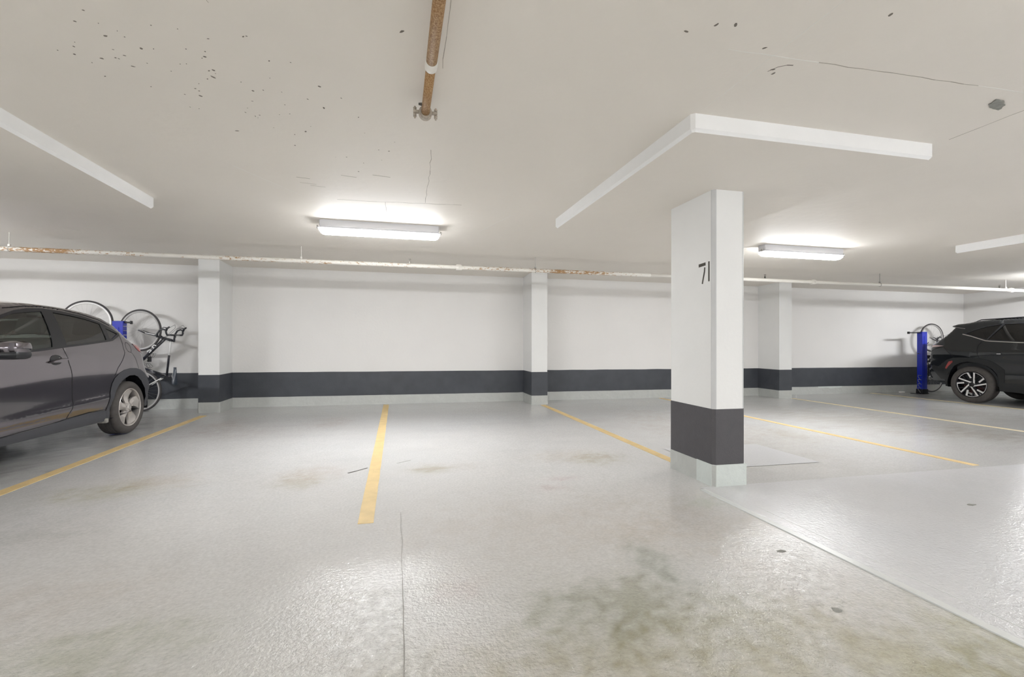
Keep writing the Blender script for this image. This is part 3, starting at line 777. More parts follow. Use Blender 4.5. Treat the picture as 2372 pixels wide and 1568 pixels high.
# --- grey hatchback-like SUV, left
def bump(z, c, wd): return math.exp(-((z - c) / wd) ** 2)
def SG(u, z):
    w_ = .015
    if z > 1.0: w_ -= .30 * (z - 1.0) + .25 * (z - 1.0) ** 2
    if z < .45: w_ -= .6 * (.45 - z) ** 2
    if u > .3: w_ -= .5 * (u - .3) ** 2
    if u < -3.0: w_ -= .9 * (u + 3.0) ** 2
    zc = .84 + .075 * (u + 1.2)
    w_ += .010 * math.tanh((zc + .06 - z) / .05) * (1 if z < 1.05 else max(0, 1 - (z - 1.05) / .1)) + .009 * bump(z, .47 + .06 * (u + 1.), .045) - .02 * bump(z, .36, .05) - .008
    w_ += .02 * max(0, 1 - abs(u) / .62) * bump(z, .78, .2) + .02 * max(0, 1 - abs(u + 2.61) / .62) * bump(z, .78, .2)
    return w_
ARO = [(-.473, .345), (-.465, .411), (-.445, .554), (-.41, .662), (-.362, .722), (-.275, .778), (-.175, .812), (-.051, .828), (.057, .823), (.169, .798), (.268, .746), (.334, .692), (.385, .62), (.42, .52)]
ARI = [(-.415, .274), (-.401, .444), (-.353, .545), (-.275, .64), (-.226, .677), (-.175, .705), (-.082, .737), (.025, .736), (.102, .712), (.203, .645), (.273, .545), (.32, .43), (.325, .33)]
g_top = [(-1.654, 1.517), (-1.494, 1.533), (-1.307, 1.545), (-1.0, 1.542), (-.808, 1.533), (-.578, 1.515), (-.385, 1.488), (-.221, 1.448), (-.089, 1.384), (-.01, 1.305), (.06, 1.225), (.159, 1.145), (.285, 1.117), (.297, 1.057), (.285, .982), (.305, .876), (.345, .774), (.452, .711), (.448, .61), (.41, .453), (.39, .31)]
g_bot = [(.33, .30), (-.45, .235), (-.6, .225), (-1.0, .232), (-1.6, .235), (-2.15, .235), (-3.05, .22)]
g_front = [(-3.20, .26), (-3.26, .42), (-3.27, .60), (-3.22, .76), (-3.08, .87), (-2.75, .97), (-2.42, 1.03), (-2.25, 1.10), (-1.95, 1.33), (-1.80, 1.44)]
g_out = g_top + g_bot + g_front
fg = [(-2.28, 1.075), (-1.95, 1.27), (-1.762, 1.367), (-1.588, 1.421), (-1.422, 1.447), (-1.184, 1.469), (-1.209, 1.332), (-1.234, 1.225), (-1.272, 1.105), (-1.634, 1.074), (-2.0, 1.05)]
rg = [(-1.03, 1.468), (-.781, 1.447), (-.575, 1.42), (-.349, 1.372), (-.358, 1.274), (-.371, 1.179), (-.7, 1.149), (-1.065, 1.118), (-1.05, 1.30)]
qg = [(-.285, 1.325), (-.108, 1.258), (-.264, 1.192), (-.30, 1.20)]
tg = [(-2.36, 1.055), (-1.98, 1.31), (-1.747, 1.40), (-1.529, 1.462), (-1.358, 1.49), (-1.153, 1.503), (-.885, 1.490), (-.618, 1.458), (-.347, 1.397), (-.18, 1.325), (-.066, 1.262), (-.09, 1.23), (-.254, 1.172), (-.327, 1.162), (-.713, 1.128), (-1.132, 1.095), (-1.434, 1.068), (-1.64, 1.058), (-2.1, 1.03)]
fr_arch_o = [(u - 2.61, z) for u, z in ARO]; fr_arch_i = [(u - 2.61, z) for u, z in ARI]
sill = [(-.474, .352), (-.765, .366), (-1.113, .349), (-1.345, .330), (-1.787, .315), (-2.19, .30), (-2.19, .23), (-.46, .23)]
zones = [
    {'name': None, 'poly': ARI + [(.33, .2), (-.42, .2)]}, {'name': None, 'poly': fr_arch_i + [(-2.28, .2), (-3.03, .2)]},
    {'name': 'side_window', 'mat': 'green_glass', 'off': -.006, 'poly': fg, 'label': 'front side window of clear green glass'},
    {'name': 'side_window', 'mat': 'dark_glass', 'off': -.006, 'poly': rg, 'label': 'rear side window of darker glass'},
    {'name': 'side_window', 'mat': 'dark_glass', 'off': -.006, 'poly': qg, 'label': 'small triangular quarter window'},
    {'name': 'window_trim', 'mat': 'trim_black', 'off': .001, 'poly': tg},
    {'name': 'wheel_arch_trim', 'mat': 'cladding', 'off': .005, 'poly': ARO + [(.42, .3), (.33, .2), (-.474, .2)]},
    {'name': 'wheel_arch_trim', 'mat': 'cladding', 'off': .005, 'poly': fr_arch_o + [(-2.19, .3), (-2.28, .2), (-3.084, .2)]},
    {'name': 'side_skirt', 'mat': 'cladding', 'off': .004, 'poly': sill},
    {'name': 'tail_light', 'mat': 'red_lamp', 'off': .003, 'poly': [(.125, 1.135), (.20, 1.16), (.30, 1.13), (.31, 1.057), (.275, 1.0), (.192, 1.05)]},
    {'name': 'headlight', 'mat': 'clear_lamp', 'off': .003, 'poly': [(-3.3, .66), (-3.28, .78), (-2.9, .90), (-2.95, .78)]},
    {'name': 'door', 'mat': 'grey_paint', 'off': .0, 'label': 'rear side door', 'poly': [(-1.132, 1.095), (-1.102, .986), (-1.085, .892), (-1.07, .807), (-1.068, .566), (-1.06, .50), (-1.12, .353), (-.765, .366), (-.474, .352), (-.445, .554), (-.38, .75), (-.26, .90), (-.10, 1.03), (-.066, 1.262), (-.3, 1.3), (-.9, 1.45)]},
    {'name': 'door', 'mat': 'grey_paint', 'off': .0, 'label': 'front side door', 'poly': [(-1.132, 1.095), (-1.102, .986), (-1.085, .892), (-1.07, .807), (-1.068, .566), (-1.06, .50), (-1.12, .353), (-1.345, .332), (-1.787, .317), (-2.08, .30), (-2.12, .6), (-2.16, 1.03), (-1.7, 1.3)]},
]
def gb(u, z):
    if z > 1.50: return (0, .035, 2.2)
    if u > -.45:
        if z > 1.12: return (.22 - .1 * (z - 1.12), .03, 2.6)
        if z > .32: return (.40, .0, 2.6)
        return (.0, 0, 2)
    if u < -1.65 and z > 1.03: return (-.10, .03, 2.2)
    if u < -2.3 and z > .62: return (-.12, .03, 2.2)
    if u < -3.05 and z > .24: return (-.16, 0, 2.4)
    return (0, 0, 2)
gc = thing('car', 'grey crossover car parked at the left with bikes behind it', 'car', (-3.301 - .875, 7.103 + .0, 0), None, math.radians(-2.5))
gc.location = (-3.301 - .875 * math.cos(math.radians(-2.5)), 7.103 - .875 * math.sin(math.radians(-2.5)), 0)
car = Car(gc, SG, .875, g_out, zones, gb); car.paint = 'grey_paint'
car.sides()
car.strip([(lambda u, z, t: -2.2 < u < -1.72 and z > 1.12 and abs(t) < .94, 'windshield', 'green_glass'),
           (lambda u, z, t: -.17 < u < .13 and z > 1.17 and abs(t) < .86, 'rear_window', 'dark_glass'),
           (lambda u, z, t: .36 < u and z < .60, 'rear_bumper', 'cladding'),
           (lambda u, z, t: z < .30, 'underbody', 'trim_black'), (lambda u, z, t: u < -3.1 and z < .6, 'front_bumper', 'cladding')])
car.ribbon([(-1.132, 1.095), (-1.102, .986), (-1.085, .892), (-1.07, .807), (-1.068, .566), (-1.06, .50), (-1.12, .353)], .006, 'seam', 'door_seam')
car.ribbon([(-.075, 1.25), (-.10, 1.03), (-.20, .93), (-.30, .84), (-.355, .75)], .005, 'seam', 'door_seam')
car.ribbon([(-2.16, 1.03), (-2.12, .6), (-2.08, .31)], .006, 'seam', 'door_seam')
car.ribbon([(-1.65, 1.475), (-1.36, 1.512), (-1.15, 1.524), (-.885, 1.512), (-.618, 1.482), (-.347, 1.425), (-.18, 1.36)], .007, 'seam', 'roof_seam')
car.ribbon([(-.46, .363), (-.765, .373), (-1.113, .356), (-1.345, .337), (-1.787, .322), (-2.08, .307)], .007, 'seam', 'door_seam')
car.ribbon([(.03, 1.02), (.075, .95), (.11, .86), (.13, .815)], .004, 'seam', 'bumper_seam')
car.ribbon([(-.035, 1.13), (-.04, 1.08), (-.02, 1.035), (.03, 1.025), (.058, 1.06), (.055, 1.11), (.02, 1.145), (-.02, 1.15)], .004, 'seam', 'fuel_flap', closed=True, sides=(1,))
for sd in (1, -1):
    u0, z0_ = -1.25, .965
    mb = MB(); b_ = [(-.13, -.012), (-.11, -.02), (0, -.024), (.12, .008), (.128, .02), (.1, .026), (0, .022), (-.09, .008)]
    x_ = car.W(u0, z0_)
    vs = [(sd * (x_ + .006), u0 + a, z0_ + b) for a, b in b_] + [(sd * (x_ + .034), u0 + a * .86, z0_ + b * .7) for a, b in b_]
    k = 8; mb.add(vs, [tuple(range(k)), tuple(range(k, 2 * k))] + [(i, (i + 1) % k, k + (i + 1) % k, k + i) for i in range(k)])
    dh = mb.build('door_handle', 'grey_paint', gc, 'auto')
    mb = MB(); P_ = [(u0 - .02 + .085 * math.cos(a), z0_ + .01 + .052 * math.sin(a)) for a in [2 * PI * i / 16 for i in range(16)]]
    mb.add([(sd * (car.W(*p) + .003), p[0], p[1]) for p in P_], [tuple(range(16)) if sd > 0 else tuple(range(16))[::-1]]); mb.build('handle_recess', 'trim_black', dh)
    # mirror
    mb = MB(); mb.box(0, .20, -.10, .10, -.045, .075, .05)
    mb.v = [(sd * (.90 + a), -2.00 + b + .25 * (a - .1), 1.09 + c - .12 * 0) for a, b, c in mb.v]
    mr = mb.build('side_mirror', 'grey_paint', gc, 'auto')
    mb = MB(); mb.box(.005, .193, -.095, .095, -.085, .0, .035); mb.v = [(sd * (.90 + a), -2.00 + b + .25 * (a - .1), 1.09 + c) for a, b, c in mb.v]; mb.build('mirror_foot', 'trim_black', mr, 'auto')
    mb = MB(); mb.box(-.05, .03, -.03, .03, -.07, -.02); mb.v = [(sd * (.90 + a), -2.02 + b, 1.09 + c) for a, b, c in mb.v]; mb.build('mirror_arm', 'trim_black', mr)
for sd in (1, -1):
    mb = MB(); mb.box(min(sd * .80, sd * .885), max(sd * .80, sd * .885), -.50, -.44, .205, .26, .012); mb.build('mud_guard', 'mud_dust', gc, 'auto')
arches(car, (0, -2.61), .33, .215)
for u in (0, -2.61):
    for sd in (1, -1): car.wheel(u, sd, .33, .235, .215, 'five')
interior(gc, .875, -2.2, .1, .32, 1.0, 1.5, [(-.38, -1.05), (.38, -1.05), (-.40, -.22), (.0, -.22), (.40, -.22)])
mb = MB(); mb.tube([(.38 + .17 * math.cos(a), -1.78 + .05 * math.sin(a), .98 + .16 * math.sin(a)) for a in [2 * PI * i / 20 for i in range(20)]], .014, 6, closed=True); mb.build('steering_wheel', 'trim_black', gc)
MB().box(-.74, .74, -2.3, -1.9, .6, 1.0, .05).build('dashboard', 'interior', gc, 'auto')

# --- black SUV, right
def SB(u, z):
    w_ = .015
    if z > 1.08: w_ -= .32 * (z - 1.08) + .25 * (z - 1.08) ** 2
    if z < .45: w_ -= .6 * (.45 - z) ** 2
    if u > .3: w_ -= .35 * (u - .3) ** 2
    if u < -3.1: w_ -= .8 * (u + 3.1) ** 2
    w_ += .02 * bump(z, 1.02, .09) - .03 * bump(z, .62, .15) + .012 * bump(z, .40, .06)
    w_ += .03 * max(0, 1 - abs(u) / .7) * bump(z, .86, .16)
    return w_
BO = [(-.53, .286), (-.53, .70), (-.46, .775), (-.38, .842), (-.28, .893), (-.147, .915), (.098, .928), (.298, .917), (.414, .872), (.501, .80), (.52, .72), (.47, .50), (.445, .34)]
BI = [(-.46, .286), (-.459, .463), (-.41, .608), (-.351, .705), (-.27, .765), (-.199, .80), (-.10, .83), (.011, .842), (.10, .835), (.186, .808), (.298, .737), (.36, .65), (.39, .57), (.405, .46), (.41, .34)]
b_top = [(-2.0, 1.60), (-1.7, 1.67), (-1.3, 1.712), (-.9, 1.722), (-.543, 1.718), (-.35, 1.71), (-.151, 1.697), (.052, 1.674), (.171, 1.65), (.254, 1.636), (.38, 1.626), (.477, 1.590), (.465, 1.572), (.407, 1.548), (.45, 1.478), (.516, 1.395), (.611, 1.313), (.72, 1.21), (.78, 1.167), (.775, 1.132), (.778, 1.007), (.804, .894), (.804, .768), (.795, .713), (.844, .639), (.828, .528), (.781, .448), (.677, .415), (.442, .345)]
b_bot = [(.41, .30), (-.5, .28), (-1.2, .27), (-2.2, .27), (-3.1, .26)]
b_front = [(-3.3, .30), (-3.42, .45), (-3.45, .65), (-3.42, .85), (-3.30, .97), (-2.95, 1.06), (-2.55, 1.12), (-2.35, 1.22)]
b_out = b_top + b_bot + b_front
bq = [(.15, 1.425), (.001, 1.500), (-.15, 1.553), (-.39, 1.600), (-.219, 1.297)]
br = [(-.441, 1.601), (-.718, 1.607), (-1.2, 1.60), (-1.23, 1.25), (-.796, 1.256), (-.240, 1.295)]
bf = [(-1.30, 1.597), (-1.6, 1.575), (-1.9, 1.48), (-2.28, 1.23), (-1.33, 1.25)]
bt = [(.215, 1.412), (.05, 1.50), (-.10, 1.56), (-.409, 1.622), (-.75, 1.63), (-1.3, 1.622), (-1.62, 1.60), (-1.93, 1.50), (-2.36, 1.215), (-1.3, 1.230), (-.799, 1.238), (-.30, 1.268), (-.201, 1.278)]
zones = [
    {'name': None, 'poly': BI + [(.40, .2), (-.46, .2)]}, {'name': None, 'poly': [(u - 2.68, z) for u, z in BI] + [(-2.28, .2), (-3.14, .2)]},
    {'name': 'side_window', 'mat': 'black_glass', 'off': -.006, 'poly': bq, 'label': 'pointed rear quarter window'},
    {'name': 'side_window', 'mat': 'black_glass', 'off': -.006, 'poly': br, 'label': 'rear door window'},
    {'name': 'side_window', 'mat': 'black_glass', 'off': -.006, 'poly': bf, 'label': 'front door window'},
    {'name': 'window_trim', 'mat': 'trim_black', 'off': .001, 'poly': bt},
    {'name': 'bumper_reflector', 'mat': 'red_lamp', 'off': .003, 'poly': [(.475, .69), (.385, .835), (.31, .855), (.31, .822), (.40, .735), (.445, .67)]},
    {'name': 'wheel_arch_trim', 'mat': 'cladding_black', 'off': .005, 'poly': BO + [(.40, .2), (-.53, .2)]},
    {'name': 'wheel_arch_trim', 'mat': 'cladding_black', 'off': .005, 'poly': [(u - 2.68, z) for u, z in BO] + [(-2.28, .2), (-3.21, .2)]},
    {'name': 'side_skirt', 'mat': 'cladding_black', 'off': .004, 'poly': [(-.53, .45), (-2.24, .43), (-2.24, .2), (-.53, .2)]},
    {'name': 'tail_light', 'mat': 'clear_lamp', 'off': .003, 'poly': [(.79, 1.178), (.62, 1.178), (.50, 1.165), (.62, 1.145), (.79, 1.13)]},
    {'name': 'headlight', 'mat': 'clear_lamp', 'off': .003, 'poly': [(-3.5, .80), (-3.4, .93), (-3.0, 1.0), (-3.1, .85)]},
    {'name': 'bumper_insert', 'mat': 'cladding_black', 'off': .002, 'poly': [(.80, .72), (.70, .745), (.59, .71), (.53, .79), (.50, .80), (.52, .70), (.46, .45), (.55, .46), (.72, .62)]},
    {'name': 'door', 'mat': 'black_paint', 'off': .0, 'label': 'rear side door', 'poly': [(-.148, 1.275), (-.10, 1.161), (-.121, 1.0), (-.157, .899), (-.19, .905), (-.38, .842), (-.53, .70), (-.53, .45), (-1.25, .44), (-1.27, 1.24), (-.8, 1.25)]},
    {'name': 'door', 'mat': 'black_paint', 'off': .0, 'label': 'front side door', 'poly': [(-1.25, .44), (-1.27, 1.24), (-2.2, 1.21), (-2.2, .44)]},
]
def bb(u, z):
    if z > 1.60: return (0, .02, 2.2)
    if u > .35:
        if z > 1.1: return (.10, .02, 2.5)
        if z > .42: return (.19, .0, 2.5)
        return (0, 0, 2)
    if u < -1.75 and z > 1.19: return (-.10, .03, 2.2)
    if u < -2.3 and z > .95: return (-.10, .03, 2.2)
    if u < -3.1 and z > .32: return (-.18, 0, 2.4)
    return (0, 0, 2)
a5 = math.radians(5)
bc = thing('car', 'black crossover car parked at the far right by the end wall', 'car', (11.453 + .925 * math.cos(a5), 7.49 + .925 * math.sin(a5), 0), None, a5)
car = Car(bc, SB, .925, b_out, zones, bb, .045); car.paint = 'black_paint'
car.sides()
car.strip([(lambda u, z, t: -2.3 < u < -1.75 and z > 1.25 and abs(t) < .94, 'windshield', 'black_glass'),
           (lambda u, z, t: .40 < u < .70 and 1.25 < z < 1.54 and abs(t) < .86, 'rear_window', 'black_glass'),
           (lambda u, z, t: u > .7 and 1.12 < z < 1.18, 'light_bar', 'red_lamp'),
           (lambda u, z, t: .6 < u and z < .68, 'rear_bumper', 'cladding'),
           (lambda u, z, t: z < .31, 'underbody', 'trim_black'), (lambda u, z, t: u < -3.2 and z < .7, 'front_bumper', 'cladding_black')])
car.ribbon([(.215, 1.412), (.05, 1.365), (-.201, 1.274), (-.30, 1.262), (-.799, 1.234), (-1.3, 1.226), (-2.3, 1.21)], .014, 'chrome', 'window_chrome')
car.ribbon([(-.409, 1.612), (-.219, 1.284)], .006, 'cladding', 'door_seam')
car.ribbon([(-.148, 1.255), (-.10, 1.161), (-.121, 1.0), (-.157, .91), (-.19, .82)], .007, 'seam', 'door_seam')
car.ribbon([(-1.26, 1.24), (-1.25, .44)], .007, 'seam', 'door_seam')
car.ribbon([(.50, 1.14), (.30, .95)], .006, 'seam', 'bumper_seam')
car.ribbon([(.76, 1.03), (.66, 1.10), (.50, 1.15)], .006, 'seam', 'bumper_seam')
car.ribbon([(.43, 1.565), (.32, 1.55), (.2, 1.525)], .006, 'chrome', 'spoiler_edge')
for sd in (1, -1):
    x_ = car.W(-.35, 1.03)
    mb = MB(); b_ = [(-.15, -.014), (0, -.022), (.14, .0), (.15, .012), (0, .02), (-.145, .006)]; k = 6
    vs = [(sd * (x_ + .006), -.35 + a, 1.03 + b) for a, b in b_] + [(sd * (x_ + .034), -.35 + a * .9, 1.03 + b * .7) for a, b in b_]
    dh = mb.add(vs, [tuple(range(k)), tuple(range(k, 2 * k))] + [(i, (i + 1) % k, k + (i + 1) % k, k + i) for i in range(k)]).build('door_handle', 'black_paint', bc, 'auto')
    MB().box(sd * (x_ + .02) - .008, sd * (x_ + .02) + .008, -.505, -.44, 1.008, 1.022, .003).build('handle_tip', 'chrome', dh)
    mb = MB(); mb.box(0, .22, -.09, .09, -.07, .07, .03); mb.v = [(sd * (.93 + a), -2.05 + b, 1.2 + c) for a, b, c in mb.v]; mb.build('side_mirror', 'black_paint', bc, 'auto')
    x_ = car.W(-.2, 1.69)
    MB().tube([(sd * (x_ - .03), .10, 1.665), (sd * (x_ - .03), -.0, 1.705), (sd * (x_ - .03), -.8, 1.735), (sd * (x_ - .03), -1.4, 1.725), (sd * (x_ - .03), -1.6, 1.68)], [.006, .011, .012, .012, .006], 8).build('roof_rail', 'trim_black', bc, True)
MB().box(-.02, .02, .30, .44, 1.655, 1.69, .008).build('roof_antenna', 'trim_black', bc, 'auto')
arches(car, (0, -2.68), .375, .235)
for u in (0, -2.68):
    for sd in (1, -1): car.wheel(u, sd, .375, .265, .235, 'ten')
interior(bc, .925, -2.3, .3, .36, 1.2, 1.6, [(-.40, -1.1), (.40, -1.1), (-.42, -.25), (.0, -.25), (.42, -.25)])
MB().box(-.78, .78, -2.4, -2.0, .7, 1.15, .05).build('dashboard', 'interior', bc, 'auto')

# ------------------------------------------------------------------ bicycles (local x forward, z up, origin at the rear hub)
def bike(name, label, loc, up, paint='bike_black', detail=True, spoke_n=24):
    e = Vector((up[0], up[1], 0)).normalized(); f = Vector((0, 0, 1)); l = e.cross(f)
    t = thing(name, label, 'bicycle', loc, 'bikes hung upright by their front wheels')
    R3 = Matrix((f, l, e)).transposed(); t.rotation_euler = R3.to_euler()
    FH = (1.0, 0, 0); RH = (0, 0, 0)
    for (c, nm) in ((FH, 'front_wheel'), (RH, 'rear_wheel')):
        n = 56
        mb = MB(); mb.lathe([(.322, -.011), (.322, .011), (.296, .009), (.292, .0), (.296, -.009)], c, (0, 1, 0), n, closed=True)
        mb.lathe([(.0, -.035), (.018, -.035), (.018, -.028), (.010, -.02), (.010, .02), (.018, .028), (.018, .035), (0, .035)], c, (0, 1, 0), 12)
        wh = mb.build(nm, 'rim_silver', t, 'auto')
        mb = MB(); mb.tube([(c[0] + .332 * math.cos(2 * PI * k / n), 0, .332 * math.sin(2 * PI * k / n)) for k in range(n)], .0165, 8, closed=True); mb.build('tire', 'bike_rubber', wh, True)
        mb = MB()
        for k in range(spoke_n):
            a = 2 * PI * k / spoke_n; b = a + (.5 if k % 4 < 2 else -.5); y = .026 if k % 2 else -.026
            mb.tube([(c[0] + .016 * math.cos(b), y, .016 * math.sin(b)), (c[0] + .298 * math.cos(a), 0, .298 * math.sin(a))], .0011, 4)
        mb.build('spokes', 'silver', wh, kind='stuff')
    HB = Vector((.872, 0, .375)); HT = Vector((.828, 0, .52)); BB_ = Vector((.41, 0, -.07)); ST = Vector((.245, 0, .43)); SP = Vector((.215, 0, .53))
    mb = MB(); mb.tube([HB, HT], .021, 10); mb.tube([HB + (HT - HB) * .2, BB_], [.026, .024], 12); mb.tube([BB_, ST], .0165, 10); mb.tube([HB + (HT - HB) * .85, ST], .0165, 10)
    for s_ in (-1, 1):
        mb.tube([BB_ + Vector((-.03, s_ * .025, 0)), (0, s_ * .062, 0)], [.012, .008], 8); mb.tube([ST + Vector((-.01, s_ * .015, -.02)), (0, s_ * .062, 0)], [.009, .007], 8)
    mb.tube([BB_ + Vector((0, -.035, 0)), BB_ + Vector((0, .035, 0))], .022, 12); fr = mb.build('frame', paint, t, True)
    for s_ in (-1, 1):
        p0 = ST + Vector((-.01, s_ * .015, -.02)); p1 = Vector((0, s_ * .062, 0)); MB().tube([p0 + (p1 - p0) * .12, p0 + (p1 - p0) * .62], [.0098, .0088], 8).build('stay_stripe', 'bike_white', fr, True)
    # pale half of the top tube and lettering on the down tube
    a = HB + (HT - HB) * .85; MB().tube([a + (ST - a) * .03, a + (ST - a) * .42], .0172, 10).build('tube_stripe', 'bike_white', fr, True)
    for s_ in (1, -1):
        d = (BB_ - HB).normalized(); u_ = Vector((-d.z, 0, d.x)); q = HB + d * .16
        mb = MB()
        def strk(p1, p2): mb.bar(q + d * p1[0] + u_ * p1[1] + Vector((0, s_ * .0255, 0)), q + d * p2[0] + u_ * p2[1] + Vector((0, s_ * .0255, 0)), .016, .003, (0, 1, 0))
        for i, L_ in enumerate(('n', 'c')):
            o_ = .11 * i
            if L_ == 'n': strk((o_, -.02), (o_ + .02, .02)); strk((o_ + .015, .016), (o_ + .07, .016)); strk((o_ + .07, .02), (o_ + .052, -.02))
            else: strk((o_, -.02), (o_ + .02, .02)); strk((o_, -.016), (o_ + .055, -.016)); strk((o_ + .015, .016), (o_ + .068, .016))
        mb.build('frame_lettering', 'bike_white', fr)
    mb = MB()
    for s_ in (-1, 1): mb.tube([HB + Vector((0, s_ * .02, -.01)), (.905, s_ * .048, .30), (.95, s_ * .052, .12), (1.0, s_ * .05, 0)], [.013, .013, .011, .007], 8)
    mb.tube([HB + Vector((.004, -.04, -.012)), HB + Vector((.004, .04, -.012))], .016, 8); fk = mb.build('fork', 'bike_black', t, True)
    MB().tube([HB + Vector((.012, .022, -.03)), (.925, .0535, .26), (.955, .0555, .12)], .0095, 6).build('fork_stripe', 'bike_white', fk, True)
    mb = MB(); mb.tube([HT, HT + Vector((-.012, 0, .04))], .017, 10); SB_ = HT + Vector((-.01, 0, .03)); HC = SB_ + Vector((.10, 0, .012)); mb.tube([SB_, HC], .015, 10); mb.build('stem', 'bike_black', t, True)
    mb = MB(); mb.tube([HC + Vector((0, -.13, 0)), HC + Vector((0, .13, 0))], .014, 10)
    for s_ in (-1, 1):
        pts = [(0, .12, 0), (.0, .185, 0), (.03, .205, .0), (.075, .21, -.005), (.095, .212, -.045), (.075, .215, -.10), (.02, .218, -.135), (-.04, .218, -.14)]
        mb.tube([HC + Vector((p[0], s_ * p[1], p[2])) for p in pts], .0145, 8)
    hb = mb.build('handlebar', 'bike_black', t, True)
    for s_ in (-1, 1):
        mb = MB(); mb.tube([HC + Vector((.07, s_ * .21, .0)), HC + Vector((.105, s_ * .21, .015)), HC + Vector((.13, s_ * .21, .055))], [.017, .017, .013], 8)
        mb.tube([HC + Vector((.115, s_ * .21, .01)), HC + Vector((.125, s_ * .205, -.04)), HC + Vector((.10, s_ * .20, -.10))], [.008, .006, .004], 6); mb.build('brake_lever', 'bike_black', hb, True)
    mb = MB()
    for s_ in (-1, 1): mb.tube([HC + Vector((.12, s_ * .19, .05)), HC + Vector((.17, s_ * .10, .07)), HC + Vector((.12, s_ * .03, .03)), HB + Vector((.03, s_ * .02, .06)), HB + Vector((-.02, s_ * .01, -.03))], .0025, 5)
    mb.build('brake_cable', 'trim_black', t)
    mb = MB(); mb.tube([ST, SP], .0135, 8); mb.build('seat_post', 'bike_black', t, True)
    mb = MB(); vs = []; fs = []; prof = [(.17, .012, 0), (.13, .020, .004), (.06, .026, .006), (0, .040, .004), (-.05, .062, .006), (-.09, .070, .012), (-.115, .060, .014), (-.125, .03, .012)]
    for (x, hwid, dz) in prof:
        for k in range(9):
            q = PI * k / 8; vs.append(SP + Vector((x, hwid * math.cos(q), dz + .03 + .028 * math.sin(q) - .012 * abs(math.cos(q)))))
    for i in range(len(prof) - 1):
        for k in range(8): fs.append((i * 9 + k, i * 9 + k + 1, (i + 1) * 9 + k + 1, (i + 1) * 9 + k))
        fs.append((i * 9 + 8, i * 9, (i + 1) * 9, (i + 1) * 9 + 8))
    fs += [tuple(range(9)), tuple((len(prof) - 1) * 9 + k for k in range(9))]
    mb.add(vs, fs).build('saddle', 'saddle', t, True)
    mb = MB()
    for s_ in (-1, 1): mb.tube([SP + Vector((.12, s_ * .012, .02)), SP + Vector((.03, s_ * .02, .0)), SP + Vector((-.08, s_ * .03, .02))], .0035, 5)
    mb.build('saddle_rail', 'silver', t)
    mb = MB(); mb.lathe([(.085, -.047), (.098, -.047), (.098, -.043), (.085, -.043)], BB_, (0, 1, 0), 36, closed=True); mb.lathe([(.0, -.05), (.03, -.05), (.03, -.04), (0, -.04)], BB_, (0, 1, 0), 16)
    for k in range(5):
        q = 2 * PI * k / 5; mb.tube([BB_ + Vector((0, -.045, 0)), BB_ + Vector((.088 * math.cos(q), -.045, .088 * math.sin(q)))], .006, 5)
    cs = mb.build('chainring', 'trim_black', t, 'auto')
    for s_, q in ((-1, .9), (1, .9 + PI)):
        p = BB_ + Vector((.17 * math.cos(q), s_ * .07, .17 * math.sin(q)))
        mb = MB(); mb.tube([BB_ + Vector((0, s_ * .045, 0)), BB_ + Vector((.02 * math.cos(q), s_ * .06, .02 * math.sin(q))), p], [.013, .012, .010], 8); cr = mb.build('crank_arm', 'silver', t, True)
        mb = MB(); mb.box(p.x - .045, p.x + .045, p.y + s_ * .05 - .04, p.y + s_ * .05 + .04, p.z - .009, p.z + .009, .004); mb.build('pedal', 'trim_black', cr, 'auto')
    mb = MB(); mb.lathe([(.02, -.05), (.05, -.05), (.05, -.03), (.03, -.024)], RH, (0, 1, 0), 24); mb.tube([(0, -.06, 0), (-.02, -.062, -.05), (.03, -.062, -.12)], .009, 6); mb.build('derailleur', 'silver', t, 'auto')
    mb = MB(); mb.tube([(.0, -.045, .048), (BB_.x, -.045, BB_.z + .096)], .004, 5); mb.tube([(.03, -.058, -.12), (BB_.x, -.045, BB_.z - .096)], .004, 5); mb.build('chain', 'steel', t)
    mb = MB(); mb.box(.08, .17, -.012, .012, -.20, -.165, .004)
    mb.v = [((a - .12) * .9 + .10, b - .0, c - .0) for a, b, c in mb.v]; mb.build('reflector', 'orange', t, 'auto')
    d = (BB_ - HB).normalized(); u_ = Vector((-d.z, 0, d.x));
    if u_.z < 0: u_ = -u_
    mb = MB()
    for base, dd, uu in ((HB + d * .34, d, u_), (BB_ + (ST - BB_) * .35, (ST - BB_).normalized(), Vector(((ST - BB_).normalized().z, 0, -(ST - BB_).normalized().x)))):
        for s_ in (-1, 1):
            mb.tube([base + uu * .025, base + uu * .03 + Vector((0, s_ * .03, 0)) + dd * .03, base + uu * .07 + Vector((0, s_ * .034, 0)) + dd * .06, base + uu * .10 + Vector((0, s_ * .02, 0)) + dd * .0, base + uu * .08 + Vector((0, s_ * .03, 0)) - dd * .06, base + uu * .03], .0028, 5)
    mb.build('bottle_cage', 'trim_black', t)
    return t
bike('road_bicycle', 'black and white road bike hung upright, handlebar beside the left pilaster', (-4.143, 9.235, .352), (math.cos(math.radians(-12)), math.sin(math.radians(-12))))
bike('road_bicycle', 'road bike mostly hidden behind the grey car, only its top wheel showing', (-4.86, 9.17, .475), (-math.cos(math.radians(8)), -math.sin(math.radians(8))))
bike('road_bicycle', 'bike hung upright between the blue post and the black car', (12.87, 9.27, .36), (math.cos(math.radians(-4)), math.sin(math.radians(-4))))

